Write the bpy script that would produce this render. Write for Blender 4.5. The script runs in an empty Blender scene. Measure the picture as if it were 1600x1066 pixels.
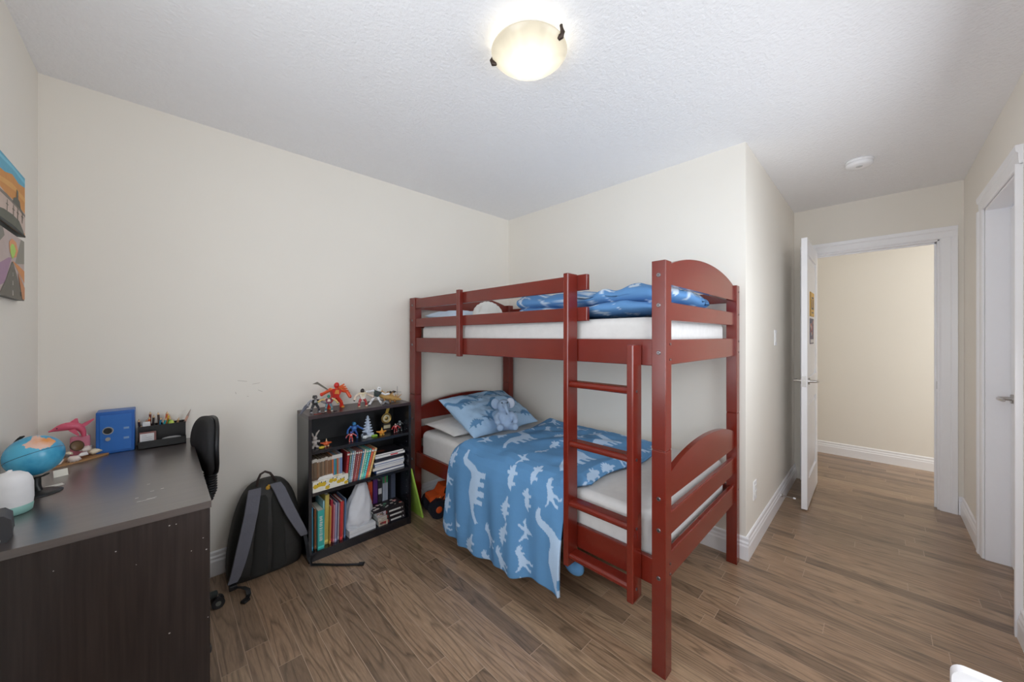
import bpy, math, random
import numpy as np
from mathutils import Vector, Matrix, noise as mnoise
C = bpy.context.scene.collection
R = math.radians
random.seed(7)

# ---------------------------------------------------------------- camera, world, light, exposure
cd = bpy.data.cameras.new('camera'); cam = bpy.data.objects.new('camera', cd); C.objects.link(cam)
cam.location = (0, 0, 1.305); cam.rotation_euler = (R(90), 0, R(45.57 - 90))
cd.sensor_width = 36; cd.sensor_fit = 'HORIZONTAL'; cd.lens = 560.6 / 1600 * 36; cd.shift_y = -7.2 / 1600
cd.clip_start = .02
bpy.context.scene.camera = cam
vs = bpy.context.scene.view_settings
vs.view_transform = 'Standard'; vs.look = 'None'; vs.gamma = 1; vs.use_curve_mapping = False
vs.exposure = 0.78
bpy.context.scene.cycles.max_bounces = 12; bpy.context.scene.cycles.diffuse_bounces = 8
w = bpy.data.worlds.new('sky'); bpy.context.scene.world = w; w.use_nodes = True
w.node_tree.nodes['Background'].inputs[0].default_value = (.75, .87, 1, 1)
w.node_tree.nodes['Background'].inputs[1].default_value = 1.5
def area(name, loc, rot, sx, sy, power, col):
    l = bpy.data.lights.new(name, 'AREA'); l.shape = 'RECTANGLE'; l.size = sx; l.size_y = sy; l.energy = power; l.color = col
    o = bpy.data.objects.new(name, l); C.objects.link(o); o.location = loc; o.rotation_euler = rot
    return o
area('window_daylight', (-.355, .52, 1.42), (0, R(-106), 0), 1.25, 1.5, 11.3, (.93, .965, 1))
area('rear_fill_light', (1.66, -.405, 1.42), (R(80), 0, 0), 1.5, 1.1, 9.5, (.94, .97, 1))  # added fill to even out the passage and back wall, no known source
area('hall_daylight', (4.78, -1.85, 1.35), (R(90), 0, 0), 1.0, 1.9, 12, (.9, .95, 1))

# ---------------------------------------------------------------- materials
def lin(c):
    return tuple((x / 12.92 if x <= .04045 else ((x + .055) / 1.055) ** 2.4) for x in c)
def rgb(r, g, b):
    return lin((r / 255, g / 255, b / 255)) + (1,)
MC = {}
def mat(name, col, rough=.5, metal=0, spec=.5, coat=0, emit=None, es=0, var=0, vscale=30, bump=0, bscale=200, stretch=None):
    if name in MC: return MC[name]
    m = bpy.data.materials.new(name); m.use_nodes = True; nt = m.node_tree; b = nt.nodes['Principled BSDF']
    b.inputs['Base Color'].default_value = col; b.inputs['Roughness'].default_value = rough; b.inputs['Metallic'].default_value = metal
    b.inputs['Specular IOR Level'].default_value = spec
    b.inputs['Coat Weight'].default_value = coat; b.inputs['Coat Roughness'].default_value = .26; b.inputs['Coat IOR'].default_value = 2.2
    if emit: b.inputs['Emission Color'].default_value = emit; b.inputs['Emission Strength'].default_value = es
    N = nt.nodes.new; L = nt.links.new
    tc = N('ShaderNodeTexCoord'); mp = N('ShaderNodeMapping'); L(tc.outputs['Object'], mp.inputs[0])
    if stretch: mp.inputs['Scale'].default_value = stretch
    n = N('ShaderNodeTexNoise'); n.inputs['Scale'].default_value = vscale; n.inputs['Detail'].default_value = 4; L(mp.outputs[0], n.inputs['Vector'])
    v = var or .04
    mr = N('ShaderNodeMapRange'); mr.inputs[1].default_value = .25; mr.inputs[2].default_value = .75; mr.inputs[3].default_value = 1 - v; mr.inputs[4].default_value = 1 + v
    L(n.outputs[0], mr.inputs[0])
    hs = N('ShaderNodeHueSaturation'); hs.inputs['Color'].default_value = col; L(mr.outputs[0], hs.inputs['Value']); L(hs.outputs[0], b.inputs['Base Color'])
    if bump:
        n2 = N('ShaderNodeTexNoise'); n2.inputs['Scale'].default_value = bscale; n2.inputs['Detail'].default_value = 3; L(tc.outputs['Object'], n2.inputs['Vector'])
        bp = N('ShaderNodeBump'); bp.inputs['Strength'].default_value = bump; bp.inputs['Distance'].default_value = .004; L(n2.outputs[0], bp.inputs['Height']); L(bp.outputs[0], b.inputs['Normal'])
    MC[name] = m; return m
def cm(r, g, b, rough=.45, **k):
    return mat('paint_%d_%d_%d_%d' % (r, g, b, int(rough * 100)), rgb(r, g, b), rough, **k)

wall_m = mat('wall_paint', rgb(238, 233, 224), .75, spec=.25, var=.008, vscale=3, bump=.05, bscale=350)
ceil_m = mat('stippled_ceiling', rgb(243, 243, 245), .95, spec=.1, var=.01, bump=.9, bscale=75)
white_m = mat('white_trim_paint', rgb(245, 245, 248), .3, var=.005)
floor_m = None
def make_floor():
    m = bpy.data.materials.new('oak_planks'); m.use_nodes = True; nt = m.node_tree; N = nt.nodes.new; L = nt.links.new
    b = nt.nodes['Principled BSDF']
    tc = N('ShaderNodeTexCoord'); sx = N('ShaderNodeSeparateXYZ'); L(tc.outputs['Object'], sx.inputs[0])
    cx = N('ShaderNodeCombineXYZ'); 
    rw = N('ShaderNodeMath'); rw.operation = 'DIVIDE'; rw.inputs[1].default_value = .083; L(sx.outputs['X'], rw.inputs[0])
    fl = N('ShaderNodeMath'); fl.operation = 'FLOOR'; L(rw.outputs[0], fl.inputs[0])
    wn = N('ShaderNodeTexWhiteNoise'); wn.noise_dimensions = '1D'; L(fl.outputs[0], wn.inputs['W'])
    sh_ = N('ShaderNodeMath'); sh_.operation = 'MULTIPLY_ADD'; sh_.inputs[1].default_value = .83; L(wn.outputs['Value'], sh_.inputs[0]); L(sx.outputs['Y'], sh_.inputs[2])
    L(sh_.outputs[0], cx.inputs[0]); L(sx.outputs['X'], cx.inputs[1])
    br = N('ShaderNodeTexBrick'); br.offset = 0; br.offset_frequency = 2; br.squash = 1
    br.inputs['Color1'].default_value = (0, 0, 0, 1); br.inputs['Color2'].default_value = (1, 1, 1, 1); br.inputs['Mortar'].default_value = (.5, .5, .5, 1)
    br.inputs['Scale'].default_value = 1; br.inputs['Mortar Size'].default_value = .0012; br.inputs['Mortar Smooth'].default_value = .2
    br.inputs['Bias'].default_value = 0; br.inputs['Brick Width'].default_value = .83; br.inputs['Row Height'].default_value = .083
    L(cx.outputs[0], br.inputs['Vector'])
    seed = N('ShaderNodeMath'); seed.operation = 'MULTIPLY'; seed.inputs[1].default_value = 37; L(br.outputs['Color'], seed.inputs[0])
    # grain coordinates: stretched along the plank, shifted per plank
    mp = N('ShaderNodeMapping'); mp.inputs['Scale'].default_value = (1, .09, 1); L(tc.outputs['Object'], mp.inputs[0])
    cs = N('ShaderNodeCombineXYZ'); L(seed.outputs[0], cs.inputs[0]); L(seed.outputs[0], cs.inputs[2])
    ad = N('ShaderNodeVectorMath'); L(mp.outputs[0], ad.inputs[0]); L(cs.outputs[0], ad.inputs[1])
    n1 = N('ShaderNodeTexNoise'); n1.inputs['Scale'].default_value = 9; n1.inputs['Detail'].default_value = 2; L(ad.outputs[0], n1.inputs['Vector'])
    ml = N('ShaderNodeMath'); ml.operation = 'MULTIPLY'; ml.inputs[1].default_value = 13; L(n1.outputs[0], ml.inputs[0])
    fr = N('ShaderNodeMath'); fr.operation = 'FRACT'; L(ml.outputs[0], fr.inputs[0])
    cr = N('ShaderNodeValToRGB'); L(fr.outputs[0], cr.inputs[0])
    e = cr.color_ramp.elements; e[0].position = 0; e[0].color = (.42, .42, .42, 1); e[1].position = .3; e[1].color = (1, 1, 1, 1)
    e2 = cr.color_ramp.elements.new(.85); e2.color = (.95, .95, .95, 1); e3 = cr.color_ramp.elements.new(1); e3.color = (.5, .5, .5, 1)
    n2 = N('ShaderNodeTexNoise'); n2.inputs['Scale'].default_value = 170; n2.inputs['Detail'].default_value = 3; L(ad.outputs[0], n2.inputs['Vector'])
    mr2 = N('ShaderNodeMapRange'); mr2.inputs[1].default_value = .3; mr2.inputs[2].default_value = .7; mr2.inputs[3].default_value = .72; mr2.inputs[4].default_value = 1.12; L(n2.outputs[0], mr2.inputs[0])
    base = N('ShaderNodeValToRGB'); L(br.outputs['Color'], base.inputs[0])
    e = base.color_ramp.elements; e[0].color = rgb(128, 105, 85); e[1].color = rgb(178, 151, 123)
    x = base.color_ramp.elements.new(.35); x.color = rgb(153, 127, 103); x = base.color_ramp.elements.new(.7); x.color = rgb(165, 135, 109)
    m1 = N('ShaderNodeMixRGB'); m1.blend_type = 'MULTIPLY'; m1.inputs[0].default_value = .72; L(base.outputs[0], m1.inputs[1]); L(cr.outputs[0], m1.inputs[2])
    m2 = N('ShaderNodeMixRGB'); m2.blend_type = 'MULTIPLY'; m2.inputs[0].default_value = .8; L(m1.outputs[0], m2.inputs[1]); L(mr2.outputs[0], m2.inputs[2])
    m3 = N('ShaderNodeMixRGB'); m3.inputs[2].default_value = rgb(178, 152, 130); L(br.outputs['Fac'], m3.inputs[0]); L(m2.outputs[0], m3.inputs[1])
    L(m3.outputs[0], b.inputs['Base Color']); b.inputs['Roughness'].default_value = .31; b.inputs['Specular IOR Level'].default_value = .6
    bp = N('ShaderNodeBump'); bp.inputs['Strength'].default_value = .25; bp.inputs['Distance'].default_value = .001; L(br.outputs['Fac'], bp.inputs['Height']); bp.invert = True; L(bp.outputs[0], b.inputs['Normal'])
    return m
floor_m = make_floor()
bed_m = mat('cherry_wood', rgb(112, 32, 20), .22, spec=.75, var=.09, vscale=6, stretch=(3, 1, 1.5))
steel_m = mat('brushed_nickel', rgb(190, 186, 182), .28, 1, var=.03)
dark_bolt = mat('bolt_steel', rgb(128, 122, 124), .35, .9)
black_m = mat('black_laminate', rgb(21, 22, 29), .25, spec=.8, var=.06, vscale=20)
blackp = mat('black_plastic', rgb(24, 24, 26), .42)
desk_m = mat('espresso_wood', rgb(48, 41, 39), .24, var=.3, vscale=26, stretch=(3, 3, .12))
desktop_m = mat('espresso_top', rgb(66, 57, 55), .34, coat=1, var=.2, vscale=26, stretch=(.2, 3, 3))
sheet_m = mat('white_cotton', rgb(213, 211, 209), .9, spec=.1, bump=.15, bscale=9)
def fabric_pattern(name, c0, c1, c2=None):
    m = bpy.data.materials.new(name); m.use_nodes = True; nt = m.node_tree; N = nt.nodes.new; L = nt.links.new; b = nt.nodes['Principled BSDF']
    a = N('ShaderNodeAttribute'); a.attribute_name = 'pattern'
    mx = N('ShaderNodeMixRGB'); L(a.outputs['Fac'], mx.inputs[0]); mx.inputs[1].default_value = c0; mx.inputs[2].default_value = c1
    L(mx.outputs[0], b.inputs['Base Color']); b.inputs['Roughness'].default_value = .85; b.inputs['Specular IOR Level'].default_value = .15
    tc = N('ShaderNodeTexCoord'); n = N('ShaderNodeTexNoise'); n.inputs['Scale'].default_value = 14; n.inputs['Detail'].default_value = 3; L(tc.outputs['Object'], n.inputs['Vector'])
    bp = N('ShaderNodeBump'); bp.inputs['Strength'].default_value = .35; bp.inputs['Distance'].default_value = .01; L(n.outputs[0], bp.inputs['Height']); L(bp.outputs[0], b.inputs['Normal'])
    return m
duvet_m = fabric_pattern('dinosaur_cotton', rgb(98, 147, 193), rgb(182, 207, 234))
duvet2_m = fabric_pattern('dinosaur_cotton_bright', rgb(96, 142, 192), rgb(196, 212, 228))
pillow_m = fabric_pattern('pale_dinosaur_cotton', rgb(165, 196, 226), rgb(98, 142, 184))

# ---------------------------------------------------------------- mesh helpers
def world(o):
    m = Matrix.LocRotScale(o.location, o.rotation_euler, o.scale)
    return world(o.parent) @ m if o.parent else m
class MB:
    def __init__(s): s.v = []; s.f = []; s.m = []; s.s = []; s.mats = []
    def mi(s, m):
        if m not in s.mats: s.mats.append(m)
        return s.mats.index(m)
    def add(s, vs, fs, m, smooth=False, M=None):
        k = len(s.v); i = s.mi(m)
        s.v += [tuple(M @ Vector(v)) if M else tuple(v) for v in vs]
        for f in fs: s.f.append([k + q for q in f]); s.m.append(i); s.s.append(smooth)
        return s
    def box(s, x0, x1, y0, y1, z0, z1, m, M=None):
        v = [(x, y, z) for x in (x0, x1) for y in (y0, y1) for z in (z0, z1)]
        return s.add(v, [(0, 1, 3, 2), (4, 6, 7, 5), (0, 4, 5, 1), (2, 3, 7, 6), (0, 2, 6, 4), (1, 5, 7, 3)], m, False, M)
    def prism(s, poly, a0, a1, axis, m, smooth=False, M=None):
        # poly: 2-D points of the two remaining axes (in x,y,z order)
        def p(u, v, a): return {'x': (a, u, v), 'y': (u, a, v), 'z': (u, v, a)}[axis]
        n = len(poly); v = [p(q[0], q[1], a0) for q in poly] + [p(q[0], q[1], a1) for q in poly]
        s.add(v, [(i, (i + 1) % n, n + (i + 1) % n, n + i) for i in range(n)], m, smooth, M)
        return s.add(v, [tuple(range(n))[::-1], tuple(range(n, 2 * n))], m, False, M)
    def tube(s, pts, r, m, n=8, closed=False, M=None):
        pts = [Vector(p) for p in pts]; K = len(pts); vs = []
        rr = r if isinstance(r, (list, tuple)) else [r] * K
        up = Vector((0, 0, 1))
        for i, p in enumerate(pts):
            if closed: t = pts[(i + 1) % K] - pts[i - 1]
            else: t = pts[min(i + 1, K - 1)] - pts[max(i - 1, 0)]
            t.normalize(); a = t.cross(up)
            if a.length < .05: a = t.cross(Vector((1, 0, 0)))
            a.normalize(); b = a.cross(t)
            for j in range(n):
                q = 2 * math.pi * j / n; vs.append(p + (a * math.cos(q) + b * math.sin(q)) * rr[i])
        fs = []
        for i in range(K if closed else K - 1):
            for j in range(n):
                i2 = (i + 1) % K; fs.append((i * n + j, i * n + (j + 1) % n, i2 * n + (j + 1) % n, i2 * n + j))
        s.add(vs, fs, m, True, M)
        if not closed:
            s.add(vs, [tuple(range(n))[::-1], tuple(range((K - 1) * n, K * n))], m, False, M)
        return s
    def cyl(s, p0, p1, r0, m, r1=None, n=16, M=None):
        return s.tube([p0, p1], [r0, r0 if r1 is None else r1], m, n, False, M)
    def ell(s, c, r, m, seg=16, ring=10, M=None):
        r = r if isinstance(r, (list, tuple)) else (r, r, r); vs = []
        for i in range(ring + 1):
            t = math.pi * i / ring
            for j in range(seg):
                q = 2 * math.pi * j / seg
                vs.append((c[0] + r[0] * math.sin(t) * math.cos(q), c[1] + r[1] * math.sin(t) * math.sin(q), c[2] + r[2] * math.cos(t)))
        fs = [(i * seg + j, (i + 1) * seg + j, (i + 1) * seg + (j + 1) % seg, i * seg + (j + 1) % seg) for i in range(ring) for j in range(seg)]
        return s.add(vs, fs, m, True, M)
    def lathe(s, prof, c, m, n=32, M=None, smooth=True):
        vs = [(c[0] + r * math.cos(2 * math.pi * j / n), c[1] + r * math.sin(2 * math.pi * j / n), c[2] + z) for r, z in prof for j in range(n)]
        fs = [(i * n + j, i * n + (j + 1) % n, (i + 1) * n + (j + 1) % n, (i + 1) * n + j) for i in range(len(prof) - 1) for j in range(n)]
        return s.add(vs, fs, m, smooth, M)
    def strap(s, pts, wdir, w, t, m, M=None):
        # flat band along a path; wdir = width direction (one vector or one per point)
        pts = [Vector(p) for p in pts]; K = len(pts); vs = []
        for i, p in enumerate(pts):
            tg = (pts[min(i + 1, K - 1)] - pts[max(i - 1, 0)]).normalized()
            wd = Vector(wdir[i] if isinstance(wdir[0], (tuple, list, Vector)) else wdir).normalized()
            nn = tg.cross(wd); nn.normalize(); ww = w[i] if isinstance(w, (list, tuple)) else w
            for a, b in ((-1, -1), (1, -1), (1, 1), (-1, 1)): vs.append(p + wd * ww * .5 * a + nn * t * .5 * b)
        fs = [(i * 4 + j, i * 4 + (j + 1) % 4, (i + 1) * 4 + (j + 1) % 4, (i + 1) * 4 + j) for i in range(K - 1) for j in range(4)]
        fs += [(3, 2, 1, 0), tuple((K - 1) * 4 + j for j in range(4))]
        return s.add(vs, fs, m, False, M)
    def poly(s, pts, m, M=None):
        return s.add(pts, [tuple(range(len(pts)))], m, False, M)
    def build(s, name, parent=None, bevel=0, seg=2, local=False, subsurf=0, remesh=0, solid=0, origin=None):
        me = bpy.data.meshes.new(name); vs = s.v
        if parent is not None and not local:
            inv = world(parent).inverted(); vs = [inv @ Vector(v) for v in vs]
        loc = None
        if parent is None:
            a = np.array(vs); loc = origin or ((a[:, 0].min() + a[:, 0].max()) / 2, (a[:, 1].min() + a[:, 1].max()) / 2, a[:, 2].min())
            vs = [tuple(Vector(v) - Vector(loc)) for v in vs]
        me.from_pydata([tuple(v) for v in vs], [], s.f)
        for m in s.mats: me.materials.append(m)
        me.polygons.foreach_set('material_index', s.m); me.polygons.foreach_set('use_smooth', s.s); me.update()
        import bmesh
        bm = bmesh.new(); bm.from_mesh(me); bmesh.ops.recalc_face_normals(bm, faces=bm.faces); bm.to_mesh(me); bm.free()
        o = bpy.data.objects.new(name, me); C.objects.link(o)
        if parent is not None: o.parent = parent
        else: o.location = loc
        if remesh:
            d = o.modifiers.new('remesh', 'REMESH'); d.mode = 'VOXEL'; d.voxel_size = remesh; d.use_smooth_shade = True
            d = o.modifiers.new('smooth', 'SMOOTH'); d.iterations = 6; d.factor = .6
        if solid: d = o.modifiers.new('thickness', 'SOLIDIFY'); d.thickness = solid; d.offset = -1
        if bevel:
            d = o.modifiers.new('bevel', 'BEVEL'); d.width = bevel; d.segments = seg; d.limit_method = 'ANGLE'; d.angle_limit = R(40)
        if subsurf: d = o.modifiers.new('subsurf', 'SUBSURF'); d.levels = subsurf; d.render_levels = subsurf
        return o
def tag(o, label, cat, group=None, kind=None):
    if label: o['label'] = label
    if cat: o['category'] = cat
    if group: o['group'] = group
    if kind: o['kind'] = kind
    return o
def thing(name, label, cat, loc=(0, 0, 0), rz=0, group=None):
    o = bpy.data.objects.new(name, None); C.objects.link(o); o.location = loc; o.rotation_euler = (0, 0, rz); o.empty_display_size = .05
    return tag(o, label, cat, group)
def struct(o): o['kind'] = 'structure'; return o
def fbm(x, y, z=0, sc=1.0): return mnoise.noise(Vector((x * sc, y * sc, z * sc)))

# ---------------------------------------------------------------- room shell
XF, YA, XB, YC, XD, YE, H = -.378, 2.542, 2.448, .542, 4.183, -.438, 2.445
XH = 5.33; T = .12
HY0, HY1 = -2.0, 1.7
struct(MB().box(XF - T, XH + T, HY0 - T, YA + T, -.1, 0, floor_m).build('floor', origin=(0, 0, 0)))
struct(MB().box(XF - T, XH + T, HY0 - T, YA + T, H, H + .1, ceil_m).build('ceiling', origin=(0, 0, 0)))
wy0, wy1, wz0, wz1 = -.22, 1.26, .78, 2.06
m = MB(); m.box(XF - T, XF, YE - T, wy0, 0, H, wall_m); m.box(XF - T, XF, wy1, YA + T, 0, H, wall_m)
m.box(XF - T, XF, wy0, wy1, 0, wz0, wall_m); m.box(XF - T, XF, wy0, wy1, wz1, H, wall_m)
struct(m.build('wall_left', origin=(0, 0, 0)))
m = MB().box(XF, XB + T, YA, YA + T, 0, H, wall_m); scuff = mat('wall_scuff', rgb(196, 188, 178), .8)
for x, z, a, l in ((.335, 1.05, .2, .022), (.40, 1.03, -.1, .018), (.42, .985, .5, .012), (.305, .985, 1.3, .006), (.36, .96, .1, .004)):
    m.box(-l, l, -.0003, 0, -.0012, .0012, scuff, Matrix.Translation((x, YA, z)) @ Matrix.Rotation(a, 4, 'Y'))
struct(m.build('wall_back', origin=(0, 0, 0)))
# the block behind the bunk bed: bed wall, passage wall
struct(MB().box(XB, XB + T, YC, YA, 0, H, wall_m).build('wall_middle', origin=(0, 0, 0)))
struct(MB().box(XB + T, XD, YC, YC + T, 0, H, wall_m).build('wall_passage', origin=(0, 0, 0)))
# far wall with the doorway
DY0, DY1, DH = -.325, .412, 2.035
m = MB(); m.box(XD, XD + T, YE - T, DY0, 0, H, wall_m); m.box(XD, XD + T, DY1, YC + T, 0, H, wall_m); m.box(XD, XD + T, DY0, DY1, DH, H, wall_m)
m.box(XD, XD + T, HY0, YE - T, 0, H, wall_m); m.box(XD, XD + T, YC + T, HY1, 0, H, wall_m)
struct(m.build('wall_far', origin=(0, 0, 0)))
# right wall with the second door, and an added, unseen window for the rear fill light
EX0, EX1, EH = 2.735, 3.45, 2.05
rx0, rx1, rz0, rz1 = .92, 2.46, .92, 2.16
m = MB(); m.box(XF, rx0, YE - T, YE, 0, H, wall_m); m.box(rx1, EX0, YE - T, YE, 0, H, wall_m); m.box(EX1, XD, YE - T, YE, 0, H, wall_m); m.box(EX0, EX1, YE - T, YE, EH, H, wall_m)
m.box(rx0, rx1, YE - T, YE, 0, rz0, wall_m); m.box(rx0, rx1, YE - T, YE, rz1, H, wall_m)
struct(m.build('wall_right', origin=(0, 0, 0)))
m = MB(); m.box(XH, XH + T, HY0, HY1, 0, H, wall_m); m.box(XD, XH + T, HY1, HY1 + T, 0, H, wall_m); m.box(XD, XH + T, HY0 - T, HY0, 0, H, wall_m)
struct(m.build('wall_hall', origin=(0, 0, 0)))
# windows (one beyond the left edge of the picture, one added behind the camera)
glass = bpy.data.materials.new('window_glass'); glass.use_nodes = True
g = glass.node_tree.nodes['Principled BSDF']; g.inputs['Transmission Weight'].default_value = 1; g.inputs['Roughness'].default_value = 0; g.inputs['IOR'].default_value = 1.1
def window(name, axis, a0, a1, z0, z1, p0, p1):
    def bx(m, u0, u1, q0, q1, v0, v1, mt):
        return m.box(q0, q1, u0, u1, v0, v1, mt) if axis == 'x' else m.box(u0, u1, q0, q1, v0, v1, mt)
    m = MB(); f = .05
    bx(m, a0, a1, p0, p1, z0, z0 + f, white_m); bx(m, a0, a1, p0, p1, z1 - f, z1, white_m); bx(m, a0, a0 + f, p0, p1, z0 + f, z1 - f, white_m); bx(m, a1 - f, a1, p0, p1, z0 + f, z1 - f, white_m)
    c = (a0 + a1) / 2; bx(m, c - .025, c + .025, p0 + .01, p1 - .01, z0 + f, z1 - f, white_m)
    o = struct(m.build(name))
    q = (p0 + p1) / 2
    bx(MB(), a0 + f, a1 - f, q - .003, q + .003, z0 + f, z1 - f, glass).build('pane', o)
window('window_1', 'x', wy0, wy1, wz0, wz1, XF - .11, XF - .05)
window('added_window', 'y', rx0, rx1, rz0, rz1, YE - .11, YE - .05)  # made-up window, placed out of view where the rear fill comes in
# baseboards: moulded profile (distance from wall, height)
bprof = [(0, 0), (.017, 0), (.017, .078), (.0135, .088), (.0135, .098), (.009, .108), (.009, .124), (.005, .131), (0, .131)]
def baseboard(name, runs):
    m = MB()
    for axis, wall, sgn, a0, a1 in runs:
        m.prism([(wall + sgn * d, z) for d, z in bprof], a0, a1, axis, white_m)
    return struct(m.build(name, origin=(0, 0, 0)))
bw = .017
baseboard('baseboard_left', [('y', XF, 1, YE, YA)])
baseboard('baseboard_back', [('x', YA, -1, XF, XB)])
baseboard('baseboard_middle', [('y', XB, -1, YC - bw, YA)])
baseboard('baseboard_passage', [('x', YC, -1, XB, XD)])
baseboard('baseboard_far', [('y', XD, -1, YE, DY0 - .088)])
baseboard('baseboard_right', [('x', YE, 1, XF, EX0 - .09), ('x', YE, 1, EX1 + .09, XD)])
baseboard('baseboard_hall', [('y', XH, -1, HY0, HY1)])
# door casings and jambs
cprof = [(0, .008), (.008, .012), (.05, .014), (.058, .02), (.085, .022)]   # distance from opening, thickness
def casing(name, axis, a0, a1, h, face, sgn, depth0, depth1, stop=None):
    m = MB()
    def pr(edge, s, z0, z1):
        pts = [(edge, face)] + [(edge + s * d, face + sgn * t) for d, t in cprof] + [(edge + s * .085, face)]
        if axis == 'y': pts = [(q, p) for p, q in pts]
        m.prism(pts, z0, z1, 'z', white_m)
    pr(a0, -1, 0, h + .003); pr(a1, 1, 0, h + .003)
    pts = [(face, h)] + [(face + sgn * t, h + d) for d, t in cprof] + [(face, h + .085)]
    m.prism(pts, a0 - .085, a1 + .085, 'y' if axis == 'y' else 'x', white_m)
    def bx(u0, u1, v0, v1, z0, z1):
        lo, hi = min(v0, v1), max(v0, v1)
        if axis == 'y': m.box(lo, hi, u0, u1, z0, z1, white_m)
        else: m.box(u0, u1, lo, hi, z0, z1, white_m)
    bx(a0 - .004, a0 + .012, depth0, depth1, 0, h); bx(a1 - .012, a1 + .004, depth0, depth1, 0, h); bx(a0, a1, depth0, depth1, h - .012, h + .004)
    if stop:
        s0, s1 = stop
        bx(a0 + .012, a0 + .024, s0, s1, 0, h - .012); bx(a1 - .024, a1 - .012, s0, s1, 0, h - .012); bx(a0 + .012, a1 - .012, s0, s1, h - .024, h - .012)
    return m
m = casing('c', 'y', DY0, DY1, DH, XD, -1, XD, XD + T, (XD + .045, XD + .06))
t1 = struct(m.build('trim_1', bevel=.0015, seg=1, origin=(XD, 0, 0)))
MB().box(XD + .012, XD + .038, DY0 + .012, DY0 + .0135, .905, .965, steel_m).build('strike_plate', t1)
m = casing('c', 'x', EX0, EX1, EH, YE, 1, YE, YE - T)
struct(m.build('trim_2', bevel=.0015, seg=1, origin=(3, YE, 0)))

# ---------------------------------------------------------------- doors
def door_leaf(m, L, t, h, M):
    st = .105; p = .011
    rails = [(0, .21), (.80, .98), (h - .12, h)]
    m.box(0, st, -t / 2, t / 2, 0, h, white_m, M); m.box(L - st, L, -t / 2, t / 2, 0, h, white_m, M)
    for z0, z1 in rails: m.box(st, L - st, -t / 2, t / 2, z0, z1, white_m, M)
    for z0, z1 in ((.21, .80), (.98, h - .12)):
        m.box(st, L - st, -t / 2 + p, t / 2 - p, z0, z1, white_m, M)
        m.box(st + .035, L - st - .035, -t / 2 + .004, t / 2 - .004, z0 + .035, z1 - .035, white_m, M)
def lever(m, x, y, z, s, dirx, M=None):
    m.cyl((x, y, z), (x, y + s * .009, z), .0255, steel_m, n=24, M=M)
    m.cyl((x, y + s * .009, z), (x, y + s * .05, z), .011, steel_m, .009, M=M)
    m.tube([(x, y + s * .045, z), (x + dirx * .02, y + s * .052, z), (x + dirx * .06, y + s * .053, z), (x + dirx * .108, y + s * .048, z)], [.009, .0095, .008, .007], steel_m, 12, M=M)
dM = Matrix.Translation((4.155, .393, .012)) @ Matrix.Rotation(R(180.6), 4, 'Z')
m = MB(); door_leaf(m, .722, .036, 2.03, dM); d1 = struct(m.build('door_1', bevel=.002, origin=(4.155, .393, .012)))
m = MB(); lever(m, .662, .018, .955, 1, -1, dM); m.build('door_lever', d1)
m = MB(); lever(m, .662, -.018, .955, -1, -1, dM); m.build('door_lever', d1)
m = MB(); m.box(.7215, .7232, -.012, .012, .915, .995, steel_m, dM); m.cyl((.723, 0, .955), (.729, 0, .955), .008, steel_m, n=12, M=dM); m.build('latch', d1)
for z in (.25, 1.05, 1.82):
    MB().cyl((0.002, -.022, z - .045), (.002, -.022, z + .045), .007, steel_m, n=10, M=dM).build('hinge', d1)
dM2 = Matrix.Translation((EX0 + .014, YE - .105, .012))
m = MB(); door_leaf(m, EX1 - EX0 - .028, .035, EH - .03, dM2); d2 = struct(m.build('door_2', bevel=.002, origin=(EX0, YE - .105, .012)))
m = MB(); lever(m, EX1 - EX0 - .028 - .06, .0175, .945, 1, -1, dM2); m.build('door_lever', d2)
# signs stuck on the open door
yel = cm(224, 172, 30); ink = cm(58, 44, 28)
def decal_poly(m, pts, y, mt): m.poly([(x, y, z) for x, z in pts], mt)
yd = .3745
m = MB(); m.box(3.622, 3.852, yd - .006, yd, 1.465, 1.655, yel)
m.box(3.622, 3.640, yd - .0064, yd - .005, 1.465, 1.655, ink)
for a, b, c, d in ((3.70, 3.80, 1.605, 1.62), (3.68, 3.72, 1.52, 1.60), (3.77, 3.81, 1.52, 1.60), (3.72, 3.77, 1.52, 1.535), (3.70, 3.80, 1.49, 1.50)): m.box(a, b, yd - .0066, yd - .005, c, d, ink)
tag(m.build('door_sign', bevel=.002), 'small yellow plaque stuck high on the open white door', 'sign')
m = MB(); m.box(3.622, 3.852, yd - .003, yd, 1.245, 1.448, cm(92, 84, 110))
random.seed(3)
for k in range(26):
    a = 3.645 + random.random() * .17; b = 1.29 + random.random() * .13; r = .008 + random.random() * .014
    col = random.choice([(196, 70, 62), (214, 120, 110), (230, 214, 205), (80, 100, 150), (200, 90, 70)])
    q = -.0035 - k * .00006
    decal_poly(m, [(a + r * math.cos(i * 1.05), b + r * math.sin(i * 1.05)) for i in range(6)], yd + q, cm(*col))
m.box(3.645, 3.83, yd - .004, yd - .003, 1.255, 1.282, cm(215, 212, 214))
tag(m.build('door_poster'), 'small red and purple picture card stuck below the yellow plaque on the door', 'poster')

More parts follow.
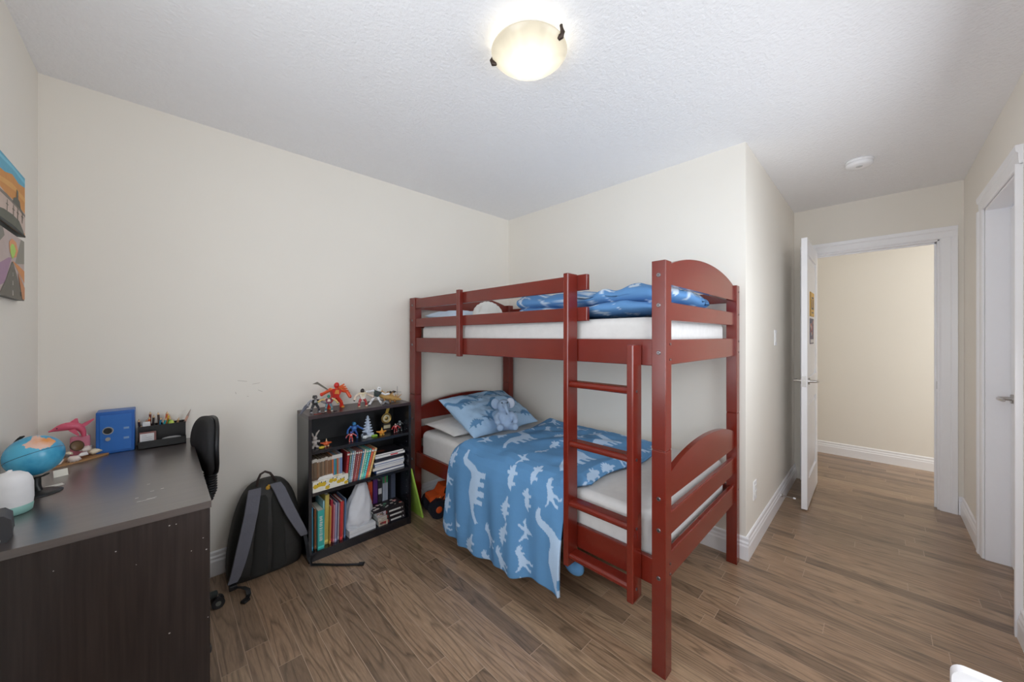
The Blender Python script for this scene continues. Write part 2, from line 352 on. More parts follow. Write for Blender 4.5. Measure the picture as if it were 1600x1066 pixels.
# ---------------------------------------------------------------- fixtures
lamp_m = bpy.data.materials.new('frosted_lamp_glass'); lamp_m.use_nodes = True
nt = lamp_m.node_tree; b = nt.nodes['Principled BSDF']; b.inputs['Base Color'].default_value = (.22, .21, .18, 1); b.inputs['Roughness'].default_value = .2
tc = nt.nodes.new('ShaderNodeTexCoord'); vl = nt.nodes.new('ShaderNodeVectorMath'); vl.operation = 'MULTIPLY'; vl.inputs[1].default_value = (1, 1, 0); nt.links.new(tc.outputs['Object'], vl.inputs[0])
ln = nt.nodes.new('ShaderNodeVectorMath'); ln.operation = 'LENGTH'; nt.links.new(vl.outputs[0], ln.inputs[0])
nz = nt.nodes.new('ShaderNodeTexNoise'); nz.inputs['Scale'].default_value = 6; nz.inputs['Distortion'].default_value = 1.5; nt.links.new(tc.outputs['Object'], nz.inputs['Vector'])
ad = nt.nodes.new('ShaderNodeMath'); ad.operation = 'MULTIPLY_ADD'; ad.inputs[1].default_value = .05; nt.links.new(nz.outputs[0], ad.inputs[0]); nt.links.new(ln.outputs['Value'], ad.inputs[2])
cr = nt.nodes.new('ShaderNodeValToRGB'); nt.links.new(ad.outputs[0], cr.inputs[0])
cr.color_ramp.elements[0].position = .062; cr.color_ramp.elements[0].color = (1, .92, .74, 1); cr.color_ramp.elements[1].position = .165; cr.color_ramp.elements[1].color = (.056, .049, .036, 1)
el = cr.color_ramp.elements.new(.105); el.color = (.12, .109, .084, 1)
nt.links.new(cr.outputs[0], b.inputs['Emission Color']); b.inputs['Emission Strength'].default_value = 6
LX, LY = 1.022, .948
t = thing('ceiling_light', 'round frosted glass flush ceiling light, switched on', 'ceiling light', (LX, LY, H - .09))
MB().lathe([(0, .09), (.10, .09), (.10, .068), (0, .068)], (LX, LY, H - .09), white_m).build('mounting_plate', t)
pr = [(.0005, 0)] + [(.158 * math.sin(a), .085 * (1 - math.cos(a))) for a in [i * R(65) / 14 for i in range(1, 15)]]
pr += [(pr[-1][0] + .003, pr[-1][1] + .003), (pr[-1][0] - .004, pr[-1][1] + .004)]
sh = MB().lathe(pr, (LX, LY, H - .093), lamp_m, 48).build('glass_shade', t)
bronze = mat('dark_bronze', rgb(70, 58, 52), .4, .6)
rr = pr[14][0]
for a in (121, -84):
    a = R(a); c, s_ = math.cos(a), math.sin(a); bx, by = LX + (rr + .002) * c, LY + (rr + .002) * s_
    m = MB(); m.tube([(bx, by, H - .012), (bx + .006 * c, by + .006 * s_, H - .04), (bx, by, H - .052), (bx - .012 * c, by - .012 * s_, H - .058)], [.006, .009, .011, .006], bronze, 10); m.build('clip', t)
t = thing('smoke_detector', 'round white smoke detector on the passage ceiling', 'smoke detector', (3.24, .085, H - .042))
m = MB().lathe([(0, .042), (.068, .042), (.069, .034), (.064, .031), (.064, .028)], (3.24, .085, H - .042), white_m, 40); m.build('base_plate', t)
m = MB().lathe([(.062, .029), (.066, .026), (.066, .012), (.058, .004), (.03, 0), (0.0005, 0)], (3.24, .085, H - .042), white_m, 40); m.build('cover', t)
m = MB().lathe([(.016, .001), (.016, -.002), (.0005, -.003)], (3.222, .085, H - .042), cm(205, 205, 207), 20); m.build('test_button', t)
def plate(name, label, cat, x, z, kids):
    t = thing(name, label, cat, (x, YC, z)); MB().box(x - .036, x + .036, YC - .006, YC, z - .058, z + .058, white_m).build('cover_plate', t, bevel=.002)
    for kn, dx, dz, w, h in kids: MB().box(x + dx - w, x + dx + w, YC - .009, YC - .005, z + dz - h, z + dz + h, mat('warm_white', rgb(232, 230, 226), .35)).build(kn, t, bevel=.001)
plate('light_switch', 'white light switch on the passage wall beside the open door', 'light switch', 3.30, 1.295, [('rocker', 0, 0, .016, .033)])
plate('power_outlet', 'white power outlet low on the passage wall by the bunk bed', 'outlet', 2.655, .345, [('socket', 0, .02, .016, .014), ('socket', 0, -.02, .016, .014)])
t = thing('door_stop', 'spring door stop sticking out of the passage baseboard', 'door stop', (3.45, .525, .07))
MB().cyl((3.45, .5255, .07), (3.45, .518, .07), .012, steel_m).build('mount', t)
MB().tube([(3.45 + .005 * math.cos(i * .9), .518 - i * .00125, .07 + .005 * math.sin(i * .9)) for i in range(56)], .0018, steel_m, 6).build('spring', t)
MB().cyl((3.45, .452, .07), (3.45, .438, .07), .0075, white_m, .006).build('tip', t)

# ---------------------------------------------------------------- paintings
def canvas(label, y0, y1, z0, z1, shapes):
    m = MB(); x = XF + .018; edge = cm(60, 66, 62)
    m.box(XF, x, y0, y1, z0, z1, edge)
    for i, (col, pts) in enumerate(shapes):
        m.poly([(x + .0002 + i * .00012, y0 + u * (y1 - y0), z0 + v * (z1 - z0)) for u, v in pts], cm(*col, .6))
    return tag(m.build('painting'), label, 'painting', 'paintings on the left wall')
J = lambda pts: pts
sunset = [((214, 146, 74), [(0, 0), (1, 0), (1, 1), (0, 1)]), ((96, 176, 204), [(0, .74), (.25, .76), (.5, .84), (.75, .80), (1, .84), (1, 1), (0, 1)]),
          ((120, 198, 222), [(0, .9), (.5, .93), (1, .9), (1, .95), (.5, .98), (0, .95)]), ((226, 168, 92), [(0, .55), (.6, .62), (1, .58), (1, .66), (.5, .70), (0, .62)]),
          ((206, 184, 172), [(0, .12), (1, .06), (1, .40), (.8, .42), (.55, .46), (.3, .45), (0, .5)]), ((128, 118, 108), [(0, .45), (.3, .46), (.55, .44), (.8, .43), (1, .38), (1, .34), (.7, .38), (.4, .40), (0, .41)]),
          ((92, 92, 82), [(.5, .42), (.82, .41), (.78, .52), (.72, .54), (.72, .66), (.66, .68), (.65, .54), (.55, .5)]),
          ((96, 98, 86), [(0, 0), (1, 0), (.9, .1), (.75, .2), (.5, .22), (.2, .2), (0, .16)])]
for u in (.3, .52, .68, .86):
    sunset.append(((110, 104, 92), [(u, .2), (u + .02, .2), (u + .03, .3), (u + .06, .3), (u + .06, .315), (u + .03, .315), (u + .03, .38), (u + .01, .38), (u + .01, .315), (u - .03, .315), (u - .03, .3), (u + .01, .3)]))
sunset.append(((38, 44, 42), [(0, 0), (1, 0), (1, .03), (.5, .06), (0, .05)]))
canvas('child’s painting of an orange sunset over pale ground, the upper of two canvases'.replace('’', "'"), 1.90, 2.222, 1.672, 1.892, sunset)
road = [((196, 178, 172), [(0, 0), (1, 0), (1, 1), (0, 1)]), ((146, 142, 130), [(.62, .55), (1, .62), (1, 1), (.86, 1)]), ((136, 132, 122), [(0, .7), (.25, .9), (.2, 1), (0, 1)]),
        ((168, 132, 158), [(0, .1), (.25, .2), (.45, .55), (.5, .62), (.38, .6), (0, .42)]), ((222, 150, 92), [(.52, .58), (.8, .42), (1, .3), (1, .5), (.75, .55)]),
        ((226, 158, 110), [(.42, .7), (.5, .62), (.66, .66), (.74, .78), (.66, .9), (.5, .92), (.4, .84)]), ((178, 216, 104), [(.45, .68), (.52, .60), (.6, .68), (.65, .76), (.58, .84), (.5, .84), (.44, .78)]),
        ((112, 106, 96), [(.05, 0), (1, 0), (.9, .1), (.54, .56), (.5, .56), (.28, .25)]), ((220, 212, 200), [(.52, .04), (.545, .04), (.535, .12), (.52, .12)]), ((220, 212, 200), [(.52, .2), (.537, .2), (.532, .27), (.52, .27)]), ((220, 212, 200), [(.52, .34), (.532, .34), (.528, .4), (.52, .4)]),
        ((206, 140, 96), [(.9, .02), (1, .02), (1, .22), (.72, .44)]), ((70, 70, 62), [(.8, .06), (.86, .06), (.86, .13), (.8, .13)])]
canvas("child's painting of a road under a yellow-green sun, the lower of two canvases", 1.90, 2.212, 1.436, 1.655, road)

# ---------------------------------------------------------------- bunk bed
bed = thing('bunk_bed', 'cherry red wooden bunk bed with ladder against the wall', 'bunk bed', (1.37, .563, 0))
X0, X1, Y0, Y1 = 1.366, 2.402, .563, 2.516
pw, pn, pf = .056, .054, .08
def post(x0, x1, y0, y1, bolts, facex):
    m = MB(); m.box(x0, x1, y0, y1, 0, .864, bed_m); m.box(x0 + .0012, x1 - .0012, y0 + .0012, y1 - .0012, .864, .868, bed_m); m.box(x0, x1, y0, y1, .868, 1.597, bed_m)
    p = m.build('post', bed, bevel=.004)
    for z in bolts:
        m = MB(); yc = (y0 + y1) / 2; xx = x0 if facex < 0 else x1
        m.cyl((xx, yc, z), (xx + facex * .003, yc, z), .0085, dark_bolt, .0065, n=16); m.cyl((xx + facex * .003, yc, z), (xx + facex * .0034, yc, z), .003, blackp, n=6); m.build('bolt', p)
    return p
bz = (1.541, 1.425, 1.242, .68, .559, .375)
pA = post(X0, X0 + pw, Y0, Y0 + pn, bz, -1)
for z in (1.275, 1.215, .425, .385):
    xx = X0 + pw - .012
    MB().cyl((xx, Y0, z), (xx, Y0 - .002, z), .005, dark_bolt, n=12).build('bolt', pA)
pB = post(X1 - pw, X1, Y0, Y0 + pn, (), -1)
for z in (1.56, 1.43, 1.275, 1.215, .42):
    MB().cyl((X1 - .014, Y0, z), (X1 - .014, Y0 - .002, z), .005, dark_bolt, n=12).build('bolt', pB)
post(X0, X0 + pw, Y1 - pf, Y1, bz, -1)
post(X1 - pw, X1, Y1 - pf, Y1, (), -1)
def endpanel(y0, y1, lift):
    a, b = X0 + pw - .006, X1 - pw + .006
    n = 24; top = [(a + (b - a) * i / n, (1.578 if lift else .752) + .078 * (1 - (2 * i / n - 1) ** 2) ** .8) for i in range(n + 1)]
    zb = 1.51 if lift else .667
    m = MB(); m.prism([(a, zb), (b, zb)] + top[::-1], y0, y1, 'y', bed_m); m.build('arched_panel', bed, bevel=.003)
    for z0, z1 in (((1.368, 1.441), (1.192, 1.293)) if lift else ((.518, .610), (.35, .452))):
        MB().box(a, b, y0, y1, z0, z1, bed_m).build('end_rail', bed, bevel=.004)
for lift in (0, 1):
    endpanel(Y0 + .012, Y0 + .034, lift); endpanel(Y1 - .05, Y1 - .028, lift)
for z0, z1 in ((1.19, 1.294), (.333, .437)):
    MB().box(X0 + .008, X0 + .03, Y0 + pn - .006, Y1 - pf + .006, z0, z1, bed_m).build('side_rail', bed, bevel=.003)
    MB().box(X1 - .03, X1 - .008, Y0 + pn - .006, Y1 - pf + .006, z0, z1, bed_m).build('side_rail', bed, bevel=.003)
gy = .918
for z0, z1 in ((1.516, 1.588), (1.375, 1.439)):
    MB().box(X0 + .006, X0 + .028, gy, Y1 - pf + .006, z0, z1, bed_m).build('guard_rail', bed, bevel=.003)
for z0, z1 in ((1.50, 1.562), (1.375, 1.437)):
    MB().box(X1 - .03, X1 - .01, Y0 + pn - .006, Y1 - pf + .006, z0, z1, bed_m).build('guard_rail', bed, bevel=.003)
MB().box(X0 - .022, X0 + .007, 1.845, 1.880, 1.178, 1.602, bed_m).build('guard_strut', bed, bevel=.003)
pine = cm(196, 160, 116)
for zz in (1.213, .372):
    m = MB(); m.box(X0 + .03, X0 + .05, Y0 + .07, Y1 - .09, zz - .02, zz, pine); m.box(X1 - .05, X1 - .03, Y0 + .07, Y1 - .09, zz - .02, zz, pine)
    for k in range(13): y = Y0 + .1 + k * .138; m.box(X0 + .03, X1 - .03, y, y + .07, zz, zz + .015, pine)
    m.build('slat_base', bed)
# ladder
lx0, lx1 = X0 - .068, X0 + .006
def rail(y0, y1, z0, z1, bolts):
    r = MB().box(lx0, lx1, y0, y1, z0, z1, bed_m).build('ladder_rail', bed, bevel=.004)
    for z in bolts: MB().cyl((lx0 + .03, y0, z), (lx0 + .03, y0 - .0015, z), .006, dark_bolt, n=12).build('bolt', r)
rail(.968, .995, .275, 1.59, ())
rz = (1.090, .822, .553, .318)
rail(.660, .687, .27, 1.272, rz)
for z in rz:
    prof = []
    for i in range(9): a = R(90 + i * 22.5); prof.append((lx0 + .022 + .014 * math.cos(a), z + .014 * math.sin(a)))
    prof += [(lx1 - .010, z - .014), (lx1 - .004, z), (lx1 - .010, z + .014)]
    MB().prism(prof, .685, .970, 'y', bed_m).build('ladder_rung', bed, bevel=.001)

# ---------------------------------------------------------------- dinosaur pattern
DINO = {
 'long': [(-.5, -.07), (-.44, -.02), (-.36, .05), (-.24, .11), (-.1, .17), (.02, .17), (.12, .14), (.19, .17), (.23, .26), (.27, .36), (.33, .42), (.41, .43), (.48, .39), (.475, .355), (.40, .35), (.355, .32), (.33, .22), (.3, .1), (.25, .02), (.24, -.08), (.25, -.17), (.17, -.17), (.155, -.06), (.1, -.06), (.11, -.16), (.04, -.16), (.03, -.04), (-.03, -.04), (-.03, -.17), (-.11, -.17), (-.115, -.05), (-.16, -.03), (-.17, -.14), (-.23, -.14), (-.22, .01), (-.32, .0), (-.41, -.06), (-.47, -.11)],
 'rex': [(-.5, .14), (-.36, .08), (-.2, .1), (-.06, .18), (.06, .26), (.12, .36), (.2, .43), (.34, .44), (.46, .38), (.47, .33), (.36, .33), (.45, .28), (.42, .25), (.29, .26), (.24, .2), (.3, .12), (.26, .1), (.2, .14), (.14, .04), (.1, -.06), (.14, -.2), (.1, -.33), (.2, -.4), (.08, -.42), (.03, -.33), (.04, -.2), (-.03, -.08), (-.08, -.2), (-.14, -.3), (-.1, -.4), (-.2, -.4), (-.22, -.28), (-.16, -.12), (-.16, .0), (-.3, .0), (-.42, .06)],
 'tri': [(-.5, -.06), (-.38, .06), (-.24, .16), (-.04, .2), (.12, .16), (.16, .3), (.26, .32), (.28, .2), (.42, .26), (.34, .14), (.46, .1), (.5, .0), (.42, -.06), (.3, -.06), (.24, -.1), (.24, -.24), (.14, -.24), (.12, -.1), (-.06, -.1), (-.14, -.1), (-.14, -.24), (-.25, -.24), (-.27, -.06), (-.38, -.04)],
 'steg': [(-.5, -.08), (-.4, .0), (-.36, .1), (-.3, .06), (-.26, .2), (-.18, .14), (-.13, .29), (-.05, .19), (.02, .31), (.08, .18), (.16, .25), (.19, .11), (.27, .12), (.28, .04), (.4, .03), (.5, -.03), (.48, -.08), (.36, -.08), (.24, -.1), (.2, -.24), (.12, -.24), (.1, -.11), (-.08, -.1), (-.1, -.24), (-.19, -.24), (-.22, -.07), (-.38, -.08)],
 'fly': [(-.5, .22), (-.3, .14), (-.14, .06), (-.04, .08), (.0, .2), (.12, .42), (.16, .3), (.1, .12), (.2, .12), (.28, .2), (.36, .14), (.5, .06), (.34, .06), (.22, .02), (.12, -.06), (.06, -.24), (-.02, -.42), (-.06, -.24), (-.1, -.06), (-.2, -.1), (-.28, -.24), (-.26, -.06), (-.3, .02), (-.42, .1)],
}
def in_poly(P, px, py):
    res = np.zeros(len(px), bool); n = len(P); j = n - 1
    for i in range(n):
        xi, yi = P[i]; xj, yj = P[j]
        c = ((yi > py) != (yj > py)) & (px < (xj - xi) * (py - yi) / ((yj - yi) or 1e-9) + xi); res ^= c; j = i
    return res
def stamp(u, v, items):
    out = np.zeros(len(u))
    for kind, cu, cv, size, ang, flip in items:
        k = np.where((abs(u - cu) < size * .75) & (abs(v - cv) < size * .75))[0]
        if not len(k): continue
        c, s = math.cos(ang), math.sin(ang); du, dv = (u[k] - cu) / size, (v[k] - cv) / size
        x = c * du + s * dv; y = -s * du + c * dv
        out[k[in_poly(DINO[kind], x * flip, y)]] = 1
    return out
def scatter(u0, u1, v0, v1, step, size, ang, seed, big=True):
    rnd = random.Random(seed); kinds = ['rex', 'steg', 'tri', 'fly', 'rex', 'steg']; it = []; r = 0; v = v0
    bigs = []
    if big:
        for a in np.arange(u0 + .30, u1 + .2, .62):
            for b in np.arange(v0 + .2, v1 + .2, .56): bigs.append((a + rnd.uniform(-.03, .03), b + rnd.uniform(-.03, .03) + (.28 if len(bigs) % 2 else 0)))
        for a, b in bigs: it.append(('long', a, b, .36, ang + rnd.uniform(-.15, .15), 1))
    while v < v1 + step:
        u = u0 - (step * .5 if r % 2 else 0)
        while u < u1 + step:
            a, b = u + rnd.uniform(-.010, .010), v + rnd.uniform(-.010, .010)
            if all(abs(a - p) > .20 or abs(b - q) > .15 for p, q in bigs):
                it.append((kinds[rnd.randrange(6)], a, b, size * rnd.uniform(.9, 1.12), ang + rnd.uniform(-.3, .3), 1))
            u += step
        v += step * .98; r += 1
    return it
def set_pattern(o, vals):
    a = o.data.attributes.new('pattern', 'FLOAT', 'POINT'); a.data.foreach_set('value', np.asarray(vals, dtype=np.float32))

# ---------------------------------------------------------------- lower bed
def mattress(name, label, z0, z1, piping):
    x0, x1, y0, y1 = X0 + .035, X1 - .035, Y0 + .062, Y1 - .088
    m = MB(); n = 40; vs = []; fs = []
    prof = []   # rounded section through the thickness (inset, z)
    r = .035; h = z1 - z0
    for i in range(7): a = R(-90 + i * 15); prof.append((r - r * math.cos(a), z0 + r + r * math.sin(a)))
    for i in range(7): a = R(i * 15); prof.append((r - r * math.cos(a), z1 - r + r * math.sin(a)))
    def ring(ins, z):
        pts = []
        cr = .07
        for cx, cy, a0 in ((x1 - cr, y1 - cr, 0), (x0 + cr, y1 - cr, 90), (x0 + cr, y0 + cr, 180), (x1 - cr, y0 + cr, 270)):
            for i in range(7):
                a = R(a0 + i * 15); pts.append((cx + (cr - ins) * math.cos(a), cy + (cr - ins) * math.sin(a), z))
        return pts
    k = 28
    for ins, z in prof: vs += ring(ins, z)
    for i in range(len(prof) - 1):
        for j in range(k): fs.append((i * k + j, i * k + (j + 1) % k, (i + 1) * k + (j + 1) % k, (i + 1) * k + j))
    m.add(vs, fs, sheet_m, True)
    m.add(vs, [tuple(range(k))[::-1], tuple(range((len(prof) - 1) * k, len(prof) * k))], sheet_m, False)
    t = tag(m.build(name), label, 'mattress', 'sheeted mattresses of the bunk bed')
    return t
mattress('mattress', 'mattress with a white fitted sheet on the lower bunk', .388, .588, 0)
mattress('mattress', 'mattress with a white fitted sheet on the upper bunk', 1.229, 1.385, 0)

def duvet_lower():
    # cross path from the wall side to the drop over the front edge
    base = [(2.352, .598), (2.31, .606), (2.24, .610), (2.1, .615), (1.9, .620), (1.7, .622), (1.52, .620), (1.44, .615), (1.395, .602), (1.36, .578), (1.338, .545), (1.325, .50), (1.318, .44), (1.312, .36), (1.306, .26), (1.30, .16), (1.298, .06), (1.296, -.05)]
    P = [Vector((a, 0, b)) for a, b in base]; cum = [0]
    for i in range(1, len(P)): cum.append(cum[-1] + (P[i] - P[i - 1]).length)
    def at(s):
        i = 0
        while i < len(cum) - 2 and cum[i + 1] < s: i += 1
        f = (s - cum[i]) / (cum[i + 1] - cum[i]); return P[i].lerp(P[i + 1], f)
    def s_at_z(z):
        for i in range(9, len(P) - 1):
            if P[i + 1].z <= z: return cum[i] + (P[i].z - z) / (P[i].z - P[i + 1].z) * (cum[i + 1] - cum[i])
    sx = lambda s: at(s).x
    S_edge = cum[9]
    nu, nv = 330, 230; vs = []; U = []; V = []
    for j in range(nv + 1):
        tt = j / nv
        zb = .045 + .085 * tt + .012 * math.sin(tt * 9) + .006 * math.sin(tt * 23 + 1)
        if tt < .08: zb += .05 * (1 - tt / .08) ** 2
        send = s_at_z(zb)
        for i in range(nu + 1):
            s = send * i / nu; p = at(s); hang = max(0, min(1, (s - S_edge) / .45))
            # extents along the bed
            yh = 1.86 + .06 * math.sin(p.x * 6) * (1 - hang) + .075 * hang
            f = max(0, min(1, (p.x - 1.385) / .06)) if s < S_edge + .02 else 0
            yl = (1.006) * (1 - f) + f * (.93 + .02 * math.sin(p.x * 9) + .10 * max(0, (p.x - 2.05) / .3))
            y = yh + (yl - yh) * tt
            n1 = fbm(p.x * 3, y * 3, s, 1.6); n2 = fbm(s * 4 + 9, y * 4, 3, 2.4)
            puff = .02 * n1 + .012 * n2
            edge = min(1, min(tt, 1 - tt) / .06)
            top = 1 - hang
            if s < S_edge: z = p.z + (puff + .022) * edge * min(1, s / .1); x = p.x
            else:
                z = p.z + .015 * (1 - hang) * edge
                fold = .016 * math.sin(y * 17 + 1.5 * math.sin(s * 5)) + .009 * math.sin(y * 41 + s * 6)
                x = p.x + fold * hang * 1.2 - .028 * hang + .012 * n1 * hang
                if tt > .93: x += (.02 * hang) * (tt - .93) / .07
            vs.append((x, y, z)); U.append(s); V.append(1.93 - y)
    fs = [(j * (nu + 1) + i, j * (nu + 1) + i + 1, (j + 1) * (nu + 1) + i + 1, (j + 1) * (nu + 1) + i) for j in range(nv) for i in range(nu)]
    m = MB().add(vs, fs, duvet_m, True)
    nmain = len(vs)
    U = np.array(U); V = np.array(V)
    # dinosaur x axis points to the wall (-s), feet towards the foot end (+V)
    it = scatter(-.1, 1.7, -.1, 1.15, .136, .124, math.pi, 11, big=False)
    S0 = S_edge
    bigs = [(S0 + .17, .30), (S0 + .30, .92), (S0 - .30, .33), (S0 - .62, .75), (S0 - .25, .80)]
    it = [q for q in it if all(abs(q[1] - a) > .225 or abs(q[2] - b) > .14 for a, b in bigs)] + [('long', a, b, .37, math.pi, 1) for a, b in bigs]
    pat = stamp(U, V, it)
    # the corner of the quilt showing behind the ladder foot
    m.ell((1.388, 1.0, .228), (.022, .055, .042), duvet_m, 24, 16)
    pat = np.concatenate([pat, np.zeros(len(m.v) - nmain)])
    o = m.build('duvet', solid=.014)
    set_pattern(o, pat)
    return tag(o, 'blue duvet with pale dinosaurs hanging over the side of the lower bunk', 'duvet', 'dinosaur duvets on the bunk bed')
duvet_lower()

def slab(m, c, h, mt, seed, pw=.55, n=70, k=36, amp=.02):
    # pillow-like superellipsoid, returns parameter coords
    vs = []; base = len(m.v)
    def sp(a, e): return math.copysign(abs(a) ** e, a)
    for i in range(k + 1):
        t = -math.pi / 2 + math.pi * i / k
        for j in range(n):
            q = 2 * math.pi * j / n
            x = sp(math.cos(t), .5) * sp(math.cos(q), pw); y = sp(math.cos(t), .5) * sp(math.sin(q), pw); z = sp(math.sin(t), .9)
            p = Vector((c[0] + h[0] * x, c[1] + h[1] * y, c[2] + h[2] * z))
            d = amp * (fbm(p.x, p.y, p.z + seed, 5) + .6 * fbm(p.x, p.y, p.z + seed, 13))
            vs.append((p.x + d * .5 * x, p.y + d * .6 * y, p.z + d * (.9 if z > 0 else .2)))
    fs = [(i * n + j, i * n + (j + 1) % n, (i + 1) * n + (j + 1) % n, (i + 1) * n + j) for i in range(k) for j in range(n)]
    m.add(vs, fs, mt, True)
def duvet_upper():
    m = MB()
    slab(m, (1.87, 1.06, 1.432), (.44, .43, .036), duvet2_m, 1, .35, 260, 60, .02)
    slab(m, (1.86, 1.075, 1.490), (.43, .455, .050), duvet2_m, 5, .4, 260, 70, .035)
    a = np.array(m.v); o = m.build('duvet')
    u = a[:, 0] + (a[:, 2] - 1.45) * .6; v = -a[:, 1] + (a[:, 2] - 1.45)
    it = scatter(1.3, 2.5, -1.7, -.4, .13, .115, math.pi, 5, big=False)
    set_pattern(o, stamp(u, v, it)); tag(o, 'blue dinosaur duvet folded in a heap at the foot of the upper bunk', 'duvet', 'dinosaur duvets on the bunk bed')
duvet_upper()

def pillow(label, c, size, rot, mt, seed, dino=True, name='pillow'):
    L, W, th = size; nu, nv = 150, 100; vs = []; fs = []; U = []; V = []
    for side in (1, -1):
        for j in range(nv + 1):
            for i in range(nu + 1):
                a, b = 2 * i / nu - 1, 2 * j / nv - 1
                k = max(0, (1 - abs(a) ** 2.6)) ** .55 * max(0, (1 - abs(b) ** 2.6)) ** .55
                pinch = 1 - .07 * (1 - abs(a) ** 2) * abs(b) ** 3; pin2 = 1 - .05 * (1 - abs(b) ** 2) * abs(a) ** 3
                z = side * (th * .5 * k * (1 + .25 * fbm(a * 2 + seed, b * 2, side, 1.2) + .12 * fbm(a * 5 + seed, b * 5, side, 1.3)) )
                vs.append((a * L / 2 * pin2, b * W / 2 * pinch, z)); U.append(a * L / 2); V.append(b * W / 2)
        o0 = 0 if side == 1 else (nu + 1) * (nv + 1)
        for j in range(nv):
            for i in range(nu):
                q = (o0 + j * (nu + 1) + i, o0 + j * (nu + 1) + i + 1, o0 + (j + 1) * (nu + 1) + i + 1, o0 + (j + 1) * (nu + 1) + i)
                fs.append(q if side == 1 else q[::-1])
    M = Matrix.Translation(c) @ rot
    m = MB().add(vs, fs, mt, True, M); o = m.build(name)
    if dino: set_pattern(o, stamp(np.array(U), np.array(V), [('long', -.24, .07, .24, .1, -1), ('rex', -.10, .12, .15, .1, -1), ('rex', -.03, -.02, .17, 0, 1), ('fly', -.13, -.12, .15, .3, 1), ('rex', .07, -.15, .16, .1, -1), ('tri', .08, .13, .16, 0, 1), ('long', .24, .02, .28, 0, -1), ('steg', .24, -.15, .14, 0, 1), ('steg', -.27, -.14, .13, 0, 1), ('fly', .26, .17, .12, 0, 1), ('steg', -.02, -.20, .1, 0, 1)]))
    return tag(o, label, 'pillow')
# local x = along pillow, local y = up the pillow, local z = out of its face
pillow('pale blue pillow with darker dinosaurs propped on the lower headboard', (1.84, 2.12, .722), (.68, .46, .17), Matrix.Rotation(R(2), 4, 'Z') @ Matrix.Rotation(R(27), 4, 'X'), pillow_m, 21)
pillow('white pillow lying under the dinosaur pillow on the lower bunk', (1.76, 2.225, .630), (.66, .36, .085), Matrix.Rotation(R(2), 4, 'Z') @ Matrix.Rotation(R(4), 4, 'X'), sheet_m, 9, False)
pale = mat('pale_blue_cotton', rgb(196, 212, 230), .9, bump=.1, bscale=12)
pillow('pale blue pillow lying flat at the head of the upper bunk', (1.72, 2.285, 1.448), (.58, .25, .11), Matrix.Rotation(R(2), 4, 'Z') @ Matrix.Rotation(R(6), 4, 'X'), pale, 3, False)
# ruffled white cushion
m = MB(); wf = mat('white_plush', rgb(226, 226, 222), .95, bump=.2, bscale=90)
cx, cy, cz = 1.79, 2.085, 1.492
m.ell((cx, cy, cz), (.09, .05, .075), wf, 24, 16)
for k in range(13):
    a = R(-8 + k * 16.4); wd = .105 + .02 * abs(math.cos(a))
    m.ell((cx + wd * math.cos(a), cy, cz - .02 + .082 * math.sin(a)), (.024, .022, .02), wf, 12, 8)
m.ell((cx - .0, cy, 1.44), (.17, .06, .05), wf, 20, 10)
tag(m.build('cushion', remesh=.006), 'white cushion with a scalloped edge standing on the upper bunk', 'cushion')

# elephant plush
pl = mat('grey_blue_plush', rgb(160, 181, 208), .95, spec=.1, bump=.4, bscale=160); pk = mat('plush_pale', rgb(198, 206, 222), .95)
ex, ey, ez = 1.765, 1.870, .632
t = thing('elephant_plush', 'small grey-blue stuffed elephant sitting against the lower bunk pillow', 'stuffed toy', (ex, ey, ez))
EM = Matrix.Translation((ex, ey, ez)) @ Matrix.Rotation(R(-30), 4, 'Z') @ Matrix.Rotation(R(-14), 4, 'X') @ Matrix.Scale(1.12, 4)
m = MB()
m.ell((0, 0, .065), (.055, .05, .07), pl, M=EM); m.ell((0, .01, .155), (.043, .042, .043), pl, M=EM)
for sx in (-1, 1):
    m.tube([(sx * .035, -.01, .105), (sx * .062, -.03, .08), (sx * .058, -.05, .055)], [.02, .02, .017], pl, 12, M=EM); m.ell((sx * .058, -.052, .052), .019, pl, 12, 8, M=EM)
    m.tube([(sx * .03, -.02, .022), (sx * .048, -.07, .016)], [.026, .02], pl, 12, M=EM); m.ell((sx * .048, -.073, .018), (.022, .016, .022), pl, 12, 8, M=EM)
m.build('body', t, remesh=.005)
for sx in (-1, 1): MB().ell((sx * .05, .02, .172), (.03, .010, .034), pk if sx > 0 else pl, 14, 10, M=EM).build('ear', t)
MB().tube([(0, -.028, .155), (0, -.056, .145), (.004, -.066, .12), (.006, -.062, .098)], [.019, .015, .012, .009], pl, 12, M=EM).build('trunk', t)
for sx in (-1, 1): MB().ell((sx * .018, -.030, .172), .0045, blackp, 8, 6, M=EM).build('eye', t)

# ---------------------------------------------------------------- desk
DZ, DXR, DYN, DYF = .775, .118, 1.508, 2.52
desk = thing('desk', 'dark espresso wooden desk in the left corner', 'desk', ((XF + DXR) / 2, 2.0, 0))
m = MB(); m.box(XF + .02, DXR, DYN, DYF, DZ - .022, DZ, desktop_m)
nick = cm(190, 185, 180)
for x, y, a, l in ((-.03, 1.66, .1, .018), (-.02, 1.667, .1, .012), (-.055, 1.70, .2, .004), (-.02, 1.74, .1, .005), (.005, 1.745, .1, .004), (-.05, 1.66, .2, .004), (-.03, 1.83, .1, .004)):
    m.box(-l, l, -.0012, .0012, 0, .0003, nick, Matrix.Translation((x, y, DZ)) @ Matrix.Rotation(a, 4, 'Z'))
m.build('desktop', desk, bevel=.0015, seg=1)
m = MB(); m.box(XF + .03, DXR - .003, DYN + .004, DYN + .026, 0, DZ - .022, desk_m)
